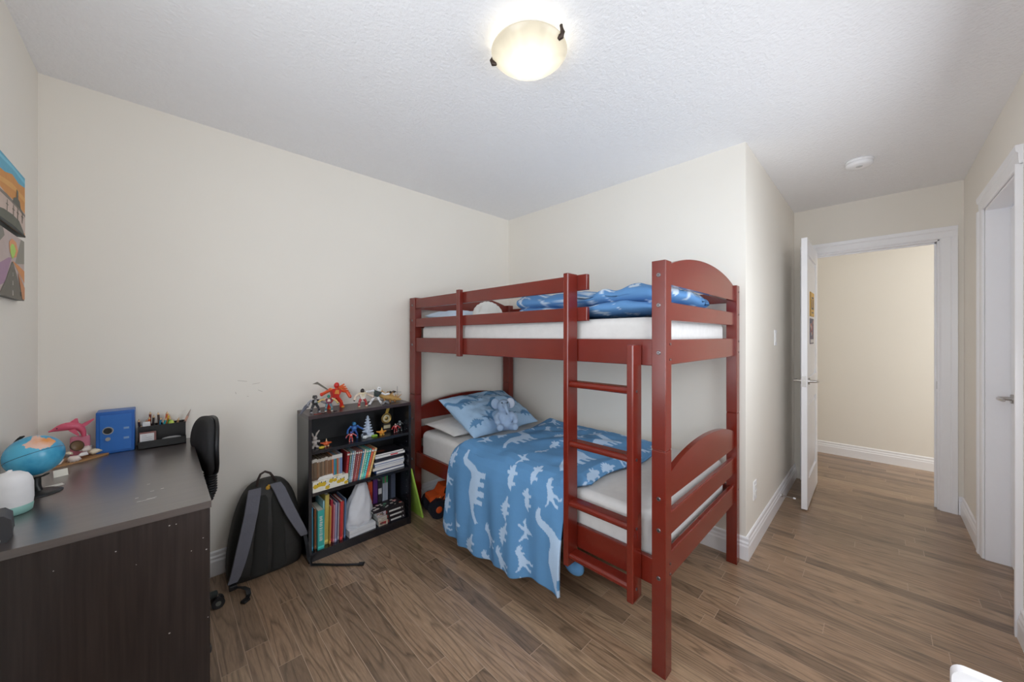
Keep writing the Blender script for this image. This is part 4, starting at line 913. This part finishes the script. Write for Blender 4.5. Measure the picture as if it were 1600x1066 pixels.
m = MB(); m.add([(-.07, -.015, .063), (.02, -.018, .063), (.025, .028, .063), (-.06, .028, .063), (-.055, -.005, .078), (.01, .0, .094), (.015, .02, .09), (-.045, .018, .08)], [(0, 1, 5, 4), (1, 2, 6, 5), (2, 3, 7, 6), (3, 0, 4, 7), (4, 5, 6, 7)], cm(238, 236, 230, .8), True, TM); m.build('folded_paper', t)
# stacks of binders and papers
x0 = max(bx_end + .052, .985); zz = z
st = [('book', 'dark blue folder at the bottom of the stack on the middle shelf', (52, 82, 140), .016, .235, .16), ('book', 'cream pad on the blue folder in the middle shelf stack', (206, 190, 160), .018, .225, .14), ('book', 'thin white booklet on the cream pad in the middle shelf stack', (226, 226, 230), .010, .23, .14), ('book', 'blue-edged exercise book in the middle shelf stack', (92, 120, 170), .012, .225, .15),
      ('book', 'white exercise book above the blue-edged one in the stack', (232, 230, 228), .012, .23, .14), ('book', 'thick black binder in the middle shelf stack', (34, 36, 46), .028, .228, .15), ('book', 'white booklet with a red mark lying on the black binder', (222, 222, 226), .014, .22, .14), ('book', 'black notebook on top of the middle shelf stack', (38, 36, 40), .012, .215, .14)]
rnd = random.Random(2)
for k, (nm, lb, c, h, L_, d) in enumerate(st):
    xa = 1.004 + rnd.uniform(-.008, .008) + (.0 if k % 2 else .004); rr_ = rnd.uniform(-.03, .03)
    L_ = min(L_, 1.228 - xa - .01); yy = 2.318 + rnd.uniform(-.008, .010)
    m = MB(); M = Matrix.Translation((xa, yy, zz)) @ Matrix.Rotation(rr_, 4, 'Z'); cc = cm(*c); t_ = .0016
    m.box(0, L_, 0, d, 0, t_, cc, M); m.box(0, L_, 0, d, h - t_, h, cc, M); m.box(0, t_, 0, d, t_, h - t_, cc, M); m.box(t_, L_ - .002, .001, d - .002, t_, h - t_, cm(228, 226, 222) if k != 5 else cm(40, 42, 52), M)
    if k == 6: m.box(L_ * .5, L_ * .75, -.0006, .0005, .003, h - .003, cm(200, 60, 70), M)
    if k == 5: m.box(t_, L_ - .01, -.0006, .0005, h - .004, h - .001, cm(200, 200, 205), M)
    if k == 7: m.poly([(L_ * .35 + .03 * math.cos(i * .7), d * .4 + .018 * math.sin(i * .7), h + .0003) for i in range(9)], cm(150, 70, 50), M)
    tag(m.build('binder' if k == 5 else 'notebook' if k in (3, 4, 7) else 'booklet'), lb, 'book', 'stack on the middle shelf'); zz += h + .0006
# bottom shelf, standing books
z = SH['low']; y = 2.312
low = [('blue thin', (66, 150, 190), .009, .28, 0), ('dark green', (40, 80, 72), .008, .20, 0), ('brown', (150, 92, 60), .010, .262, 0), ('wide teal with white lettering', (62, 176, 168), .034, .255, 1), ('pale aqua', (150, 200, 206), .008, .30, 0), ('tall yellow', (206, 184, 96), .022, .318, 0), ('ochre', (196, 150, 70), .008, .25, 0), ('crimson', (176, 48, 66), .012, .285, 0), ('pink', (206, 130, 140), .007, .25, 0), ('lilac grey', (168, 160, 186), .010, .262, 0), ('navy', (50, 62, 104), .007, .27, 0), ('white', (218, 216, 222), .010, .25, 0), ('bright red', (206, 58, 58), .014, .262, 0), ('salmon', (214, 116, 100), .010, .25, 0), ('steel blue', (86, 120, 160), .008, .27, 0)]
x = BX0 + th + .004
for k, (cn, c, w_, h, g) in enumerate(low):
    hh = h * .93 if h > .3 else h * .9
    yy = y + (0 if g or k % 3 == 0 else .006 + .012 * (k % 2)) - (.018 if g else 0)
    tl = R(0 if k < 5 else 1.4)
    book('hardback' if g else 'picture_book', '%s book standing on the bottom shelf' % cn, x, yy, z, w_, hh, .15, c, 'standing books on the bottom shelf', tilt=tl, bands=((.04, .09, tuple(min(255, int(q * 1.2 + 15)) for q in c)),), glyph=(7 if g else 0))
    x += w_ + .0012
lb_end = x
# white carton under a crumpled white bag
t0 = x + .010
m = MB(); WM = Matrix.Translation((.905, 2.37, z)) @ Matrix.Rotation(R(3), 4, 'Z'); wx0 = max(-.095, t0 - .905)
m.box(wx0, .098, -.075, .075, 0, .042, cm(224, 224, 226, .6), WM); m.box(wx0, .098, -.0755, -.0745, .020, .0215, cm(170, 170, 174), WM)
tag(m.build('carton', bevel=.001, seg=1), 'flat white carton under the white bag on the bottom shelf', 'box')
m = MB(); n = 48; prof = [(0, .088, .06), (.02, .092, .066), (.06, .088, .06), (.10, .082, .052), (.15, .07, .045), (.20, .050, .036), (.24, .034, .026), (.262, .016, .012)]
vs = []
for i in range(33):
    f = i / 32 * 7; a = int(min(f, 6)); q = f - a; zz = prof[a][0] + (prof[a + 1][0] - prof[a][0]) * q; ra = prof[a][1] + (prof[a + 1][1] - prof[a][1]) * q; rb = prof[a][2] + (prof[a + 1][2] - prof[a][2]) * q
    for j in range(n):
        an = 2 * math.pi * j / n; d = 1 + .16 * fbm(math.cos(an) * 1.2, math.sin(an) * 1.2, zz * 6, 1.8) + .09 * abs(fbm(math.cos(an) * 3, math.sin(an) * 3, zz * 22, 1.4))
        vs.append((.915 + zz * .10 + ra * math.cos(an) * d, 2.372 + rb * math.sin(an) * d, z + .044 + zz))
m.add(vs, [(i * n + j, i * n + (j + 1) % n, (i + 1) * n + (j + 1) % n, (i + 1) * n + j) for i in range(32) for j in range(n)], mat('white_plastic_bag', rgb(222, 223, 228), .45), True); m.add(vs, [tuple(range(n))[::-1], tuple(range(32 * n, 33 * n))], mat('white_plastic_bag', (1, 1, 1, 1)))
tag(m.build('plastic_bag'), 'crumpled white bag standing on the flat carton on the bottom shelf', 'bag')
# thick black-spined paperbacks lying in a stack
zz = z; lbs = ['lowest', 'middle', 'upper', 'topmost']
for k in range(4):
    h = .029 if k < 3 else .012; xa = 1.022 + (.004, .0, -.006, -.03)[k]; L_ = .19 + (0, .003, .006, .03)[k]; L_ = min(L_, 1.226 - xa); d = .115; yy = 2.30 + .003 * k
    m = MB(); M = Matrix.Translation((xa, yy, zz)); bl = cm(34, 28, 32)
    m.box(0, L_, 0, d, 0, .0015, bl, M); m.box(0, L_, 0, d, h - .0015, h, bl, M); m.box(0, L_, 0, .002, .0015, h - .0015, bl, M); m.box(.001, L_ - .001, .002, d, .0015, h - .0015, cm(206, 210, 206), M)
    rg = random.Random(k + 3)
    if k < 3:
        m.box(0, .062, -.0004, .001, 0, h, cm(*[(206, 190, 170), (196, 186, 176), (190, 180, 186)][k]), M)
        for q in range(8): m.poly([(rg.uniform(.005, .055) + .006 * math.cos(i * 1.2), -.0005 - q * .00002, h * .5 + h * .3 * rg.uniform(-1, 1) + h * .15 * math.sin(i * 1.2)) for i in range(5)], cm(*rg.choice([(160, 60, 60), (70, 60, 64), (220, 214, 200), (150, 120, 100)])), M)
        a = .085
        while a < L_ - .03: l = rg.uniform(.006, .010); m.box(a, a + l, -.0005, .001, h * .3, h * .66, cm(226, 224, 220), M); a += l + .0015
        m.box(L_ - .018, L_ - .013, -.0005, .001, h * .35, h * .65, cm(220, 216, 214), M)
        m.box(.066, .07, -.0005, .001, h * .2, h * .8, cm(180, 70, 60), M)
    if k >= 2:
        for q in range(22):
            cx_, cy_ = rg.uniform(.015, L_ - .02), rg.uniform(.01, d - .015); r = rg.uniform(.006, .018)
            m.poly([(cx_ + r * math.cos(i * 1.05 + q), cy_ + r * .7 * math.sin(i * 1.05 + q), h + .0002 + q * .00004) for i in range(6)], cm(*rg.choice([(214, 84, 72), (232, 226, 216), (40, 36, 40), (224, 150, 150), (90, 160, 120), (226, 220, 210)])), M)
    nm, lb = ('magazine', 'colourful comic lying on top of the black-spined stack, bottom shelf') if k == 3 else ('paperback', '%s black-spined paperback with white lettering in the bottom shelf stack' % ['lowest', 'middle', 'topmost'][k])
    tag(m.build(nm), lb, 'book', 'black-spined stack on the bottom shelf'); zz += h + .0005
# books standing at the back, right end of the bottom shelf
for k, (cn, c, w_, h, xx, bands) in enumerate([('red-orange', (196, 64, 40), .030, .255, 1.012, ((.72, 1, (214, 84, 44)),)), ('purple', (92, 48, 118), .030, .262, 1.048, ()), ('black and white', (52, 50, 56), .024, .245, 1.084, ((.62, .78, (214, 212, 212)),)), ('left grey green-topped', (170, 176, 190), .013, .288, 1.116, ((.76, 1, (52, 138, 88)),)), ('middle grey red-topped', (162, 168, 184), .009, .288, 1.130, ((.76, 1, (150, 96, 100)),)), ('right grey green-topped', (174, 180, 192), .013, .288, 1.140, ((.76, 1, (58, 146, 94)),)), ('slate', (78, 86, 104), .032, .27, 1.178, ())]):
    book('hardback', '%s book standing at the back right of the bottom shelf' % cn, xx, 2.435, z, w_, h, .07, c, 'books at the back of the bottom shelf', bands=bands)

# ---------------------------------------------------------------- toys
def figure(name, label, x, y, z, h, cols, rz=0, arms=((-30, -20), (30, 20)), legs=((-12, 0), (12, 0)), lean=0, head='round', cat='toy figure', group='toy figures on the bookcase', extra=None):
    # cols: torso, head, arm, leg, accent ; jointed toy built from rounded blocks
    t = thing(name, label, cat, (x, y, z), rz, group)
    c = [cm(*q, .3) for q in cols]
    Lg = h * .42; To = h * .30; w_ = h * .185
    foot = 0
    M0 = Matrix.Identity(4)
    drop = min(1, max(math.cos(R(legs[0][0])), math.cos(R(legs[1][0]))))
    hip = Lg * drop + h * .02
    LM = Matrix.Translation((0, 0, hip)) @ Matrix.Rotation(R(lean), 4, 'Y')
    m = MB(); m.prism([(-w_ * .5, 0), (w_ * .5, 0), (w_ * .62, To * .3), (w_ * 1.0, To * .85), (w_ * .8, To), (-w_ * .8, To), (-w_ * 1.0, To * .85), (-w_ * .62, To * .3)], -w_ * .42, w_ * .42, 'y', c[0], M=LM)
    m.prism([(-w_ * .45, To * .45), (w_ * .45, To * .45), (w_ * .3, To * .9), (-w_ * .3, To * .9)], -w_ * .52, w_ * .0, 'y', c[4], M=LM); m.build('torso', t, local=True, bevel=h * .012)
    HM = LM @ Matrix.Translation((0, 0, To + h * .12))
    m = MB(); m.cyl((0, 0, -h * .13), (0, 0, 0), h * .035, c[2], M=HM, n=10)
    if head == 'round': m.ell((0, 0, 0), (h * .085, h * .085, h * .10), c[1], 16, 10, HM)
    elif head == 'block': m.prism([(-h * .08, -h * .07), (h * .08, -h * .07), (h * .095, .01 * h), (h * .06, h * .10), (-h * .06, h * .10), (-h * .095, .01 * h)], -h * .08, h * .08, 'y', c[1], M=HM); m.box(-h * .05, h * .05, -h * .086, -h * .07, 0, h * .03, c[4], HM)
    elif head == 'hat':
        m.ell((0, 0, 0), (h * .10, h * .10, h * .13), c[1], 16, 10, HM); m.lathe([(h * .22, -h * .08), (h * .235, -h * .06), (h * .1, -h * .02), (.0005, .0)], (0, 0, -h * .05), c[4], 24, HM)
    m.build('head', t, local=True, bevel=h * .008 if head == 'block' else 0)
    for s_, (a1, a2) in zip((-1, 1), arms):
        p0 = LM @ Vector((s_ * w_ * 1.05, 0, To * .88)); l1 = h * .2; l2 = h * .2
        p1 = p0 + Vector((math.sin(R(a1)), -.15, -math.cos(R(a1)))) * l1; p2 = p1 + Vector((math.sin(R(a2)), -.5, -math.cos(R(a2)))) * l2
        m = MB(); m.tube([p0, p1], [h * .062, h * .048], c[2], 10); m.tube([p1, p2], [h * .052, h * .058], c[2], 10); m.ell(p0, h * .062, c[4], 12, 8); m.ell(p1, h * .04, c[4], 10, 6); m.ell(p2, h * .042, c[1], 10, 6); m.build('arm', t, local=True)
    for s_, (a1, a2) in zip((-1, 1), legs):
        p0 = Vector((s_ * w_ * .45, 0, hip)); l1 = (hip - h * .02) / 2
        p1 = p0 + Vector((math.tan(R(a1)), -.25, -1)) * l1; p2 = p1 + Vector((math.tan(R(a2)), .2, -1)) * l1
        m = MB(); m.tube([p0, p1], [h * .075, h * .056], c[3], 10); m.tube([p1, p2], [h * .054, h * .066], c[3], 10); m.ell(p1, h * .05, c[4], 10, 6); m.box(p2.x - h * .045, p2.x + h * .045, p2.y - h * .09, p2.y + h * .045, 0, h * .05, c[4]); m.build('leg', t, local=True, bevel=h * .008)
    if extra: extra(t, h, c)
    return t
TZ = BH
def wings(t, h, c):
    MB().prism([(-.02, .075), (-.06, .045), (-.088, .0), (-.055, .02), (-.03, .045)], .004, .007, 'y', cm(120, 122, 134, .3)).build('wing', t, local=True)
    MB().tube([(-.035, -.01, .06), (-.10, -.03, -.0 + .004)], [.003, .0015], cm(70, 72, 82, .3), 8).build('spear', t, local=True)
figure('toy_robot', 'black and silver toy robot with a wing at the left end of the bookcase top', .668, 2.385, TZ, .112, [(48, 44, 44), (60, 56, 56), (150, 150, 156), (56, 56, 60), (190, 190, 196)], R(12), ((-60, -20), (50, 60)), ((-32, -6), (28, 10)), 0, 'block', 'toy robot', extra=wings)
figure('toy_figure', 'small toy figure with green helmet and maroon body on the bookcase top', .738, 2.36, TZ, .108, [(120, 52, 76), (44, 130, 110), (206, 176, 110), (86, 120, 130), (226, 206, 190)], R(-10), ((-85, -60), (60, 30)), ((-16, -4), (18, 4)), 0, 'round')
def blade(t, h, c):
    MB().prism([(-.045, .118), (-.06, .127), (-.115, .165), (-.148, .172), (-.118, .182), (-.055, .133)], -.012, -.009, 'y', cm(120, 116, 104, .3)).build('blade', t, local=True)
    for k in range(5): MB().prism([(.03, .135), (.07 + k * .012, .15 - k * .016), (.074 + k * .012, .142 - k * .016), (.03, .12)], .004 + k * .003, .006 + k * .003, 'y', cm(226, 104, 50, .3)).build('back_fin', t, local=True)
figure('toy_robot', 'orange-red toy robot striding with a curved blade on the bookcase top', .795, 2.43, TZ, .19, [(206, 46, 36), (200, 40, 34), (222, 84, 44), (214, 54, 36), (226, 150, 70)], R(14), ((-70, -80), (70, 20)), ((-40, 10), (38, 14)), 10, 'round', 'toy robot', extra=blade)
figure('toy_figure', 'small toy doll with black hair and a wide cream hat brim on the bookcase top', .948, 2.37, TZ, .125, [(236, 226, 214), (40, 32, 32), (226, 206, 188), (176, 56, 60), (236, 222, 190)], 0, ((-60, -30), (60, 60)), ((-30, 0), (30, 0)), 0, 'hat')
figure('toy_robot', 'white and dark toy robot leaning over on the bookcase top', 1.035, 2.365, TZ, .13, [(40, 58, 54), (236, 236, 236), (232, 232, 234), (230, 230, 232), (60, 60, 66)], R(-8), ((-85, -95), (60, 100)), ((-34, -30), (20, 40)), 22, 'block', 'toy robot')
t = thing('toy_beast', 'tan spiky toy beast lying at the right of the bookcase top', 'toy animal', (1.14, 2.39, TZ), 0, 'toy figures on the bookcase')
tan = cm(196, 156, 92, .5); m = MB(); m.tube([(1.075, 2.40, TZ + .058), (1.10, 2.395, TZ + .05), (1.135, 2.39, TZ + .036), (1.175, 2.385, TZ + .02), (1.225, 2.385, TZ + .010)], [.012, .022, .022, .017, .006], tan, 12); m.build('body', t)
for k in range(12):
    a = k / 11; p = Vector((1.085 + .12 * a, 2.39 + .008 * math.sin(k * 2), TZ + .070 - .045 * a)); m = MB(); m.cyl(p, p + Vector((.012 - .02 * math.sin(k), .01 * math.cos(k * 3), .022)), .006, cm(*((176, 130, 70) if k % 2 else (214, 178, 112))), .0008, 8); m.build('spike', t)
for k in range(3): MB().tube([(1.10 + k * .035, 2.375, TZ + .03 - k * .006), (1.10 + k * .035, 2.355, TZ + .004)], [.007, .006], cm(150, 104, 60), 8).build('leg', t)
t = thing('toy_drone', 'small black toy glider on a thin rod at the back right of the bookcase top', 'toy', (1.215, 2.455, TZ), 0, 'toy figures on the bookcase')
MB().tube([(1.235, 2.455, TZ), (1.235, 2.455, TZ + .095)], .0014, cm(120, 116, 118), 6).build('rod', t)
MB().prism([(-.035, .006), (-.012, .012), (0, .004), (.012, .012), (.035, .004), (.018, -.006), (0, -.004), (-.02, -.008)], -.003, .003, 'y', cm(40, 36, 38), M=Matrix.Translation((1.19, 2.45, TZ + .056))).build('wing', t, local=False)
MB().tube([(1.19, 2.455, TZ + .056), (1.265, 2.455, TZ + .050)], .0012, cm(120, 116, 118), 6).build('cross_rod', t)
t = thing('toy_visor', 'silver curved toy piece lying at the front right of the bookcase top', 'toy', (1.09, 2.315, TZ), 0, 'toy figures on the bookcase')
MB().prism([(-.028, 0), (-.02, .018), (0, .026), (.02, .018), (.028, 0), (.018, .002), (0, .015), (-.018, .002)], -.006, .006, 'y', steel_m, M=Matrix.Translation((1.085, 2.33, TZ))).build('shell', t)
MB().box(1.06, 1.115, 2.31, 2.322, TZ, TZ + .004, cm(60, 60, 66)).build('strip', t)
for x, y, rz_, l, c, lb in ((.668, 2.312, .1, .026, (130, 46, 40), 'small dark red toy rod lying at the left front of the bookcase top'), (.70, 2.318, .25, .016, (40, 36, 38), 'tiny black toy rod beside the dark red one'), (.765, 2.325, .5, .012, (36, 30, 34), 'tiny black toy peg lying below the red robot')):
    m = MB(); M = Matrix.Translation((x, y, TZ)) @ Matrix.Rotation(rz_, 4, 'Z'); m.box(-l, l, -.002, .002, 0, .0035, cm(*c), M); m.box(-l, -l + .005, -.004, .004, 0, .005, cm(*c), M); tag(m.build('toy_piece'), lb, 'toy part', 'loose toy pieces')
# high shelf
SZ = SH['high']
def rabbit(x, y, z):
    t = thing('toy_rabbit', 'grey long-eared toy rabbit at the left end of the top shelf', 'toy animal', (x, y, z), R(10), 'toys on the top shelf'); g_ = cm(186, 176, 170, .6)
    m = MB(); m.ell((0, 0, .030), (.014, .012, .02), g_); m.ell((0, -.002, .058), (.014, .012, .014), g_)
    for s_ in (-1, 1):
        m.tube([(s_ * .008, 0, .042), (s_ * .022, -.006, .038)], [.006, .005], g_, 8); m.ell((s_ * .022, -.006, .038), .007, g_, 10, 6); m.tube([(s_ * .008, 0, .014), (s_ * .014, -.004, .005)], [.009, .007], g_, 8); m.ell((s_ * .016, -.008, .006), (.009, .011, .006), g_, 10, 6)
    m.build('body', t, local=True)
    for s_ in (-1, 1): MB().tube([(s_ * .006, 0, .066), (s_ * .013, 0, .085), (s_ * .027, -.002, .102)], [.003, .006, .003], g_, 8).build('ear', t, local=True)
rabbit(.655, 2.345, SZ)
def star_toy(name, label, x, y, z, r, c1, c2, c3):
    t = thing(name, label, 'toy animal', (x, y, z), R(8), 'toys on the top shelf')
    m = MB(); m.lathe([(.0005, .0), (r * .3, .002), (r * .36, r * .3), (r * .22, r * .55), (.0005, r * .62)], (0, 0, r * .12), cm(*c1, .4), 12); m.build('body', t, local=True)
    for k in range(5):
        a = R(90 + k * 72); m = MB().tube([(.18 * r * math.cos(a), .1 * r * math.sin(a), r * .4), (r * .85 * math.cos(a), r * .4 * math.sin(a), r * (.62 if k % 2 else .38))], [r * .2, r * .05], cm(*(c1 if k % 2 else c2), .4), 8); m.build('fin', t, local=True)
    MB().cyl((0, 0, r * .6), (0, 0, r * 1.1), r * .14, cm(*c3, .4), r * .03, 10).build('crest', t, local=True)
    m = MB(); 
    for s_ in (-1, 1): m.box(s_ * r * .2 - r * .1, s_ * r * .2 + r * .1, -r * .2, r * .12, 0, r * .16, cm(*c3, .4))
    m.build('feet', t, local=True)
star_toy('toy_dragon', 'small orange winged toy beside the grey rabbit', .718, 2.338, SZ, .042, (206, 88, 44), (220, 110, 56), (230, 190, 150))
star_toy('toy_dragon', 'yellow-orange winged toy between the silver tree and the gold medal', 1.068, 2.345, SZ, .046, (224, 150, 58), (214, 132, 44), (232, 176, 80))
tag(MB().ell((.682, 2.303, SZ + .008), (.017, .011, .008), cm(206, 180, 60, .4), 16, 10).build('toy_pebble'), 'small yellow oval toy lying at the front left of the top shelf', 'toy', 'toys on the top shelf')
figure('toy_figure', 'taller blue toy figure left of the silver tree on the top shelf', .905, 2.40, SZ, .112, [(44, 86, 160), (60, 130, 180), (52, 100, 176), (40, 74, 148), (96, 150, 206)], R(0), ((-50, -20), (50, 60)), ((-20, 0), (22, 0)), 0, 'block', group='toys on the top shelf')
figure('toy_figure', 'small red toy figure with a blue top in front of the blue figure', .862, 2.338, SZ, .066, [(196, 60, 54), (90, 100, 176), (186, 92, 96), (190, 66, 50), (226, 200, 196)], R(0), ((-60, -40), (60, 40)), ((-14, 0), (14, 0)), 0, 'round', group='toys on the top shelf')
t = thing('toy_tree', 'silver-white tiered toy tree in the middle of the top shelf', 'toy tree', (.985, 2.375, SZ), 0, 'toys on the top shelf')
ic = cm(196, 208, 226, .3); MB().box(.95, 1.022, 2.352, 2.40, SZ, SZ + .012, cm(206, 214, 222)).build('base', t, bevel=.002)
for k in range(6):
    r = .040 - k * .0052; zz = SZ + .012 + k * .019; m = MB(); n = 10
    for j in range(n):
        a = 2 * math.pi * j / n + k * .3; m.cyl((.985 + r * .25 * math.cos(a), 2.376 + r * .2 * math.sin(a), zz + .008), (.985 + r * math.cos(a), 2.376 + r * .7 * math.sin(a), zz + .004), .007, ic, .0035, 8)
    m.cyl((.985, 2.376, zz), (.985, 2.376, zz + .020), r * .62, ic, r * .4, 14); m.build('tier', t)
m = MB().cyl((.985, 2.376, SZ + .126), (.985, 2.376, SZ + .14), .010, ic, .002, 10); m.build('tip', t)
MB().box(1.0, 1.035, 2.335, 2.36, SZ, SZ + .010, cm(150, 196, 60)).build('grass_tile', t, bevel=.002)
t = thing('toy_penguin', 'tiny white toy penguin with a dark cap in front of the silver tree', 'toy animal', (.948, 2.328, SZ), 0, 'toys on the top shelf')
MB().ell((.948, 2.328, SZ + .014), (.012, .011, .014), cm(222, 226, 228)).build('body', t); MB().ell((.948, 2.328, SZ + .030), (.012, .011, .009), cm(44, 52, 62)).build('cap', t)
for s_ in (-1, 1): MB().ell((.948 + s_ * .013, 2.326, SZ + .012), (.004, .006, .009), cm(206, 214, 214), 8, 6).build('flipper', t)
# medal hanging on a yellow ribbon
t = thing('medal', 'gold medal on a yellow ribbon leaning at the back right of the top shelf', 'medal', (1.137, 2.42, SZ), 0)
gold = mat('dull_gold', rgb(170, 142, 84), .35, .7); ivory = cm(206, 196, 160)
MM = Matrix.Translation((1.137, 2.425, SZ + .088)) @ Matrix.Rotation(R(90), 4, 'X')
m = MB(); m.lathe([(.0005, .003), (.030, .003), (.031, .005), (.036, .005), (.037, 0), (.0005, -.002)], (0, 0, 0), gold, 36, MM); m.build('disc', t)
MB().lathe([(.0005, .0035), (.024, .0036), (.025, .003)], (0, 0, 0), ivory, 32, MM).build('inset', t); MB().lathe([(.0005, .0042), (.013, .0042), (.014, .003)], (0, 0, 0), gold, 28, MM).build('emblem', t)
MB().strap([(1.139, 2.424, SZ + .124), (1.146, 2.424, SZ + .142), (1.152, 2.424, SZ + .165)], (1, 0, 0), .022, .0015, cm(196, 160, 62)).build('ribbon', t)
MB().box(1.112, 1.164, 2.412, 2.432, SZ, SZ + .052, cm(60, 52, 44)).build('stand', t, bevel=.002); MB().box(1.110, 1.158, 2.405, 2.4115, SZ + .022, SZ + .044, cm(190, 180, 150)).build('plaque', t)
figure('toy_figure', 'small red and white toy figure right of the medal on the top shelf', 1.168, 2.35, SZ, .062, [(196, 44, 48), (226, 206, 200), (190, 44, 48), (150, 30, 36), (226, 214, 210)], 0, ((-50, -40), (50, 40)), ((-14, 0), (14, 0)), 0, 'round', group='toys on the top shelf')
figure('toy_robot', 'small black and silver toy robot at the right end of the top shelf', 1.207, 2.365, SZ, .074, [(44, 46, 50), (130, 140, 146), (60, 62, 66), (44, 46, 50), (180, 190, 190)], 0, ((-60, -30), (60, 30)), ((-20, 0), (20, 0)), 0, 'block', 'toy robot', group='toys on the top shelf')

# ---------------------------------------------------------------- under and beside the bed
m = MB(); GM2 = Matrix.Translation((1.348, 2.30, .002)) @ Matrix.Rotation(R(-14), 4, 'Y')
lime = cm(168, 208, 84, .6)
m.box(-.006, .006, -.015, .20, 0, .385, lime, GM2)
tag(m.build('foam_board', bevel=.002), 'lime green board leaning between the bookcase and the bed post', 'board')
t = thing('toy_truck', 'black and orange toy monster truck parked under the lower bunk', 'toy truck', (1.54, 2.27, 0))
TM = Matrix.Translation((1.54, 2.27, 0)) @ Matrix.Rotation(R(-12), 4, 'Z')
dk = cm(26, 28, 34, .4); org = cm(216, 88, 36, .3); tyre = cm(22, 26, 40, .7)
m = MB(); m.box(-.13, .13, -.04, .04, .075, .105, dk, TM); m.box(-.12, .12, -.012, .012, .055, .08, dk, TM); m.build('chassis', t, bevel=.005)
m = MB(); m.prism([(-.15, .11), (.15, .11), (.155, .135), (.09, .15), (.05, .20), (-.05, .205), (-.08, .155), (-.15, .145)], -.055, .055, 'y', org, M=TM); m.build('cab', t, bevel=.006)
m = MB(); m.prism([(-.045, .155), (.055, .155), (.036, .192), (-.036, .195)], -.0575, .0575, 'y', cm(30, 26, 28, .2), M=TM)
m.build('side_window', t)
rnd = random.Random(8); m = MB()
for k in range(9): a = -.13 + k * .03; m.prism([(a, .115), (a + .022, .118), (a + .03, .142), (a + .012, .130)], -.0565, .0565, 'y', cm(*((60, 34, 26), (240, 190, 120))[k % 2]), M=TM)
m.build('flame_stripe', t)
for sx in (-1, 1):
    for sy in (-1, 1):
        m = MB(); cx_, cy_ = sx * .10, sy * .075; pts = [(.064 * math.cos(i * R(15)) * (1 + .04 * (i % 2)), .064 * math.sin(i * R(15)) * (1 + .04 * (i % 2))) for i in range(24)]
        m.prism([(cx_ + p[0], .067 + p[1]) for p in pts], cy_ - .028, cy_ + .028, 'y', tyre, M=TM); wh = m.build('wheel', t, bevel=.005)
        MB().lathe([(.0005, .030), (.016, .031), (.024, .029), (.026, .02)], (0, 0, 0), org, 20, TM @ Matrix.Translation((cx_, cy_, .067)) @ Matrix.Rotation(R(-90 * sy), 4, 'X')).build('hub', wh)
# white chair: only a corner of its back shows
t = thing('white_chair', 'white moulded chair whose back corner shows at the lower right edge', 'chair', (1.06, -.25, 0))
wst = mat('white_plastic', rgb(236, 234, 236), .4)
def rrect(x0, x1, y0, y1, r):
    P = []
    for cx_, cy_, a0_ in ((x1 - r, y1 - r, 0), (x0 + r, y1 - r, 90), (x0 + r, y0 + r, 180), (x1 - r, y0 + r, 270)):
        P += [(cx_ + r * math.cos(R(a0_ + i * 15)), cy_ + r * math.sin(R(a0_ + i * 15))) for i in range(7)]
    return P
m = MB(); m.prism(rrect(-.425, -.078, .47, .803, .014), .856, .874, 'x', wst, True)
m.prism(rrect(-.417, -.086, .50, .796, .03), .848, .858, 'x', wst, True)
m.build('backrest', t, bevel=.005, seg=3)
MB().prism(rrect(.85, 1.24, -.42, -.083, .04), .43, .46, 'z', wst, True).build('seat', t, bevel=.01, seg=3)
for x, y in ((.88, -.11), (1.21, -.11), (.88, -.395), (1.21, -.395)): MB().cyl((x, y, 0), (x, y, .435), .014, wst, .018).build('leg', t)
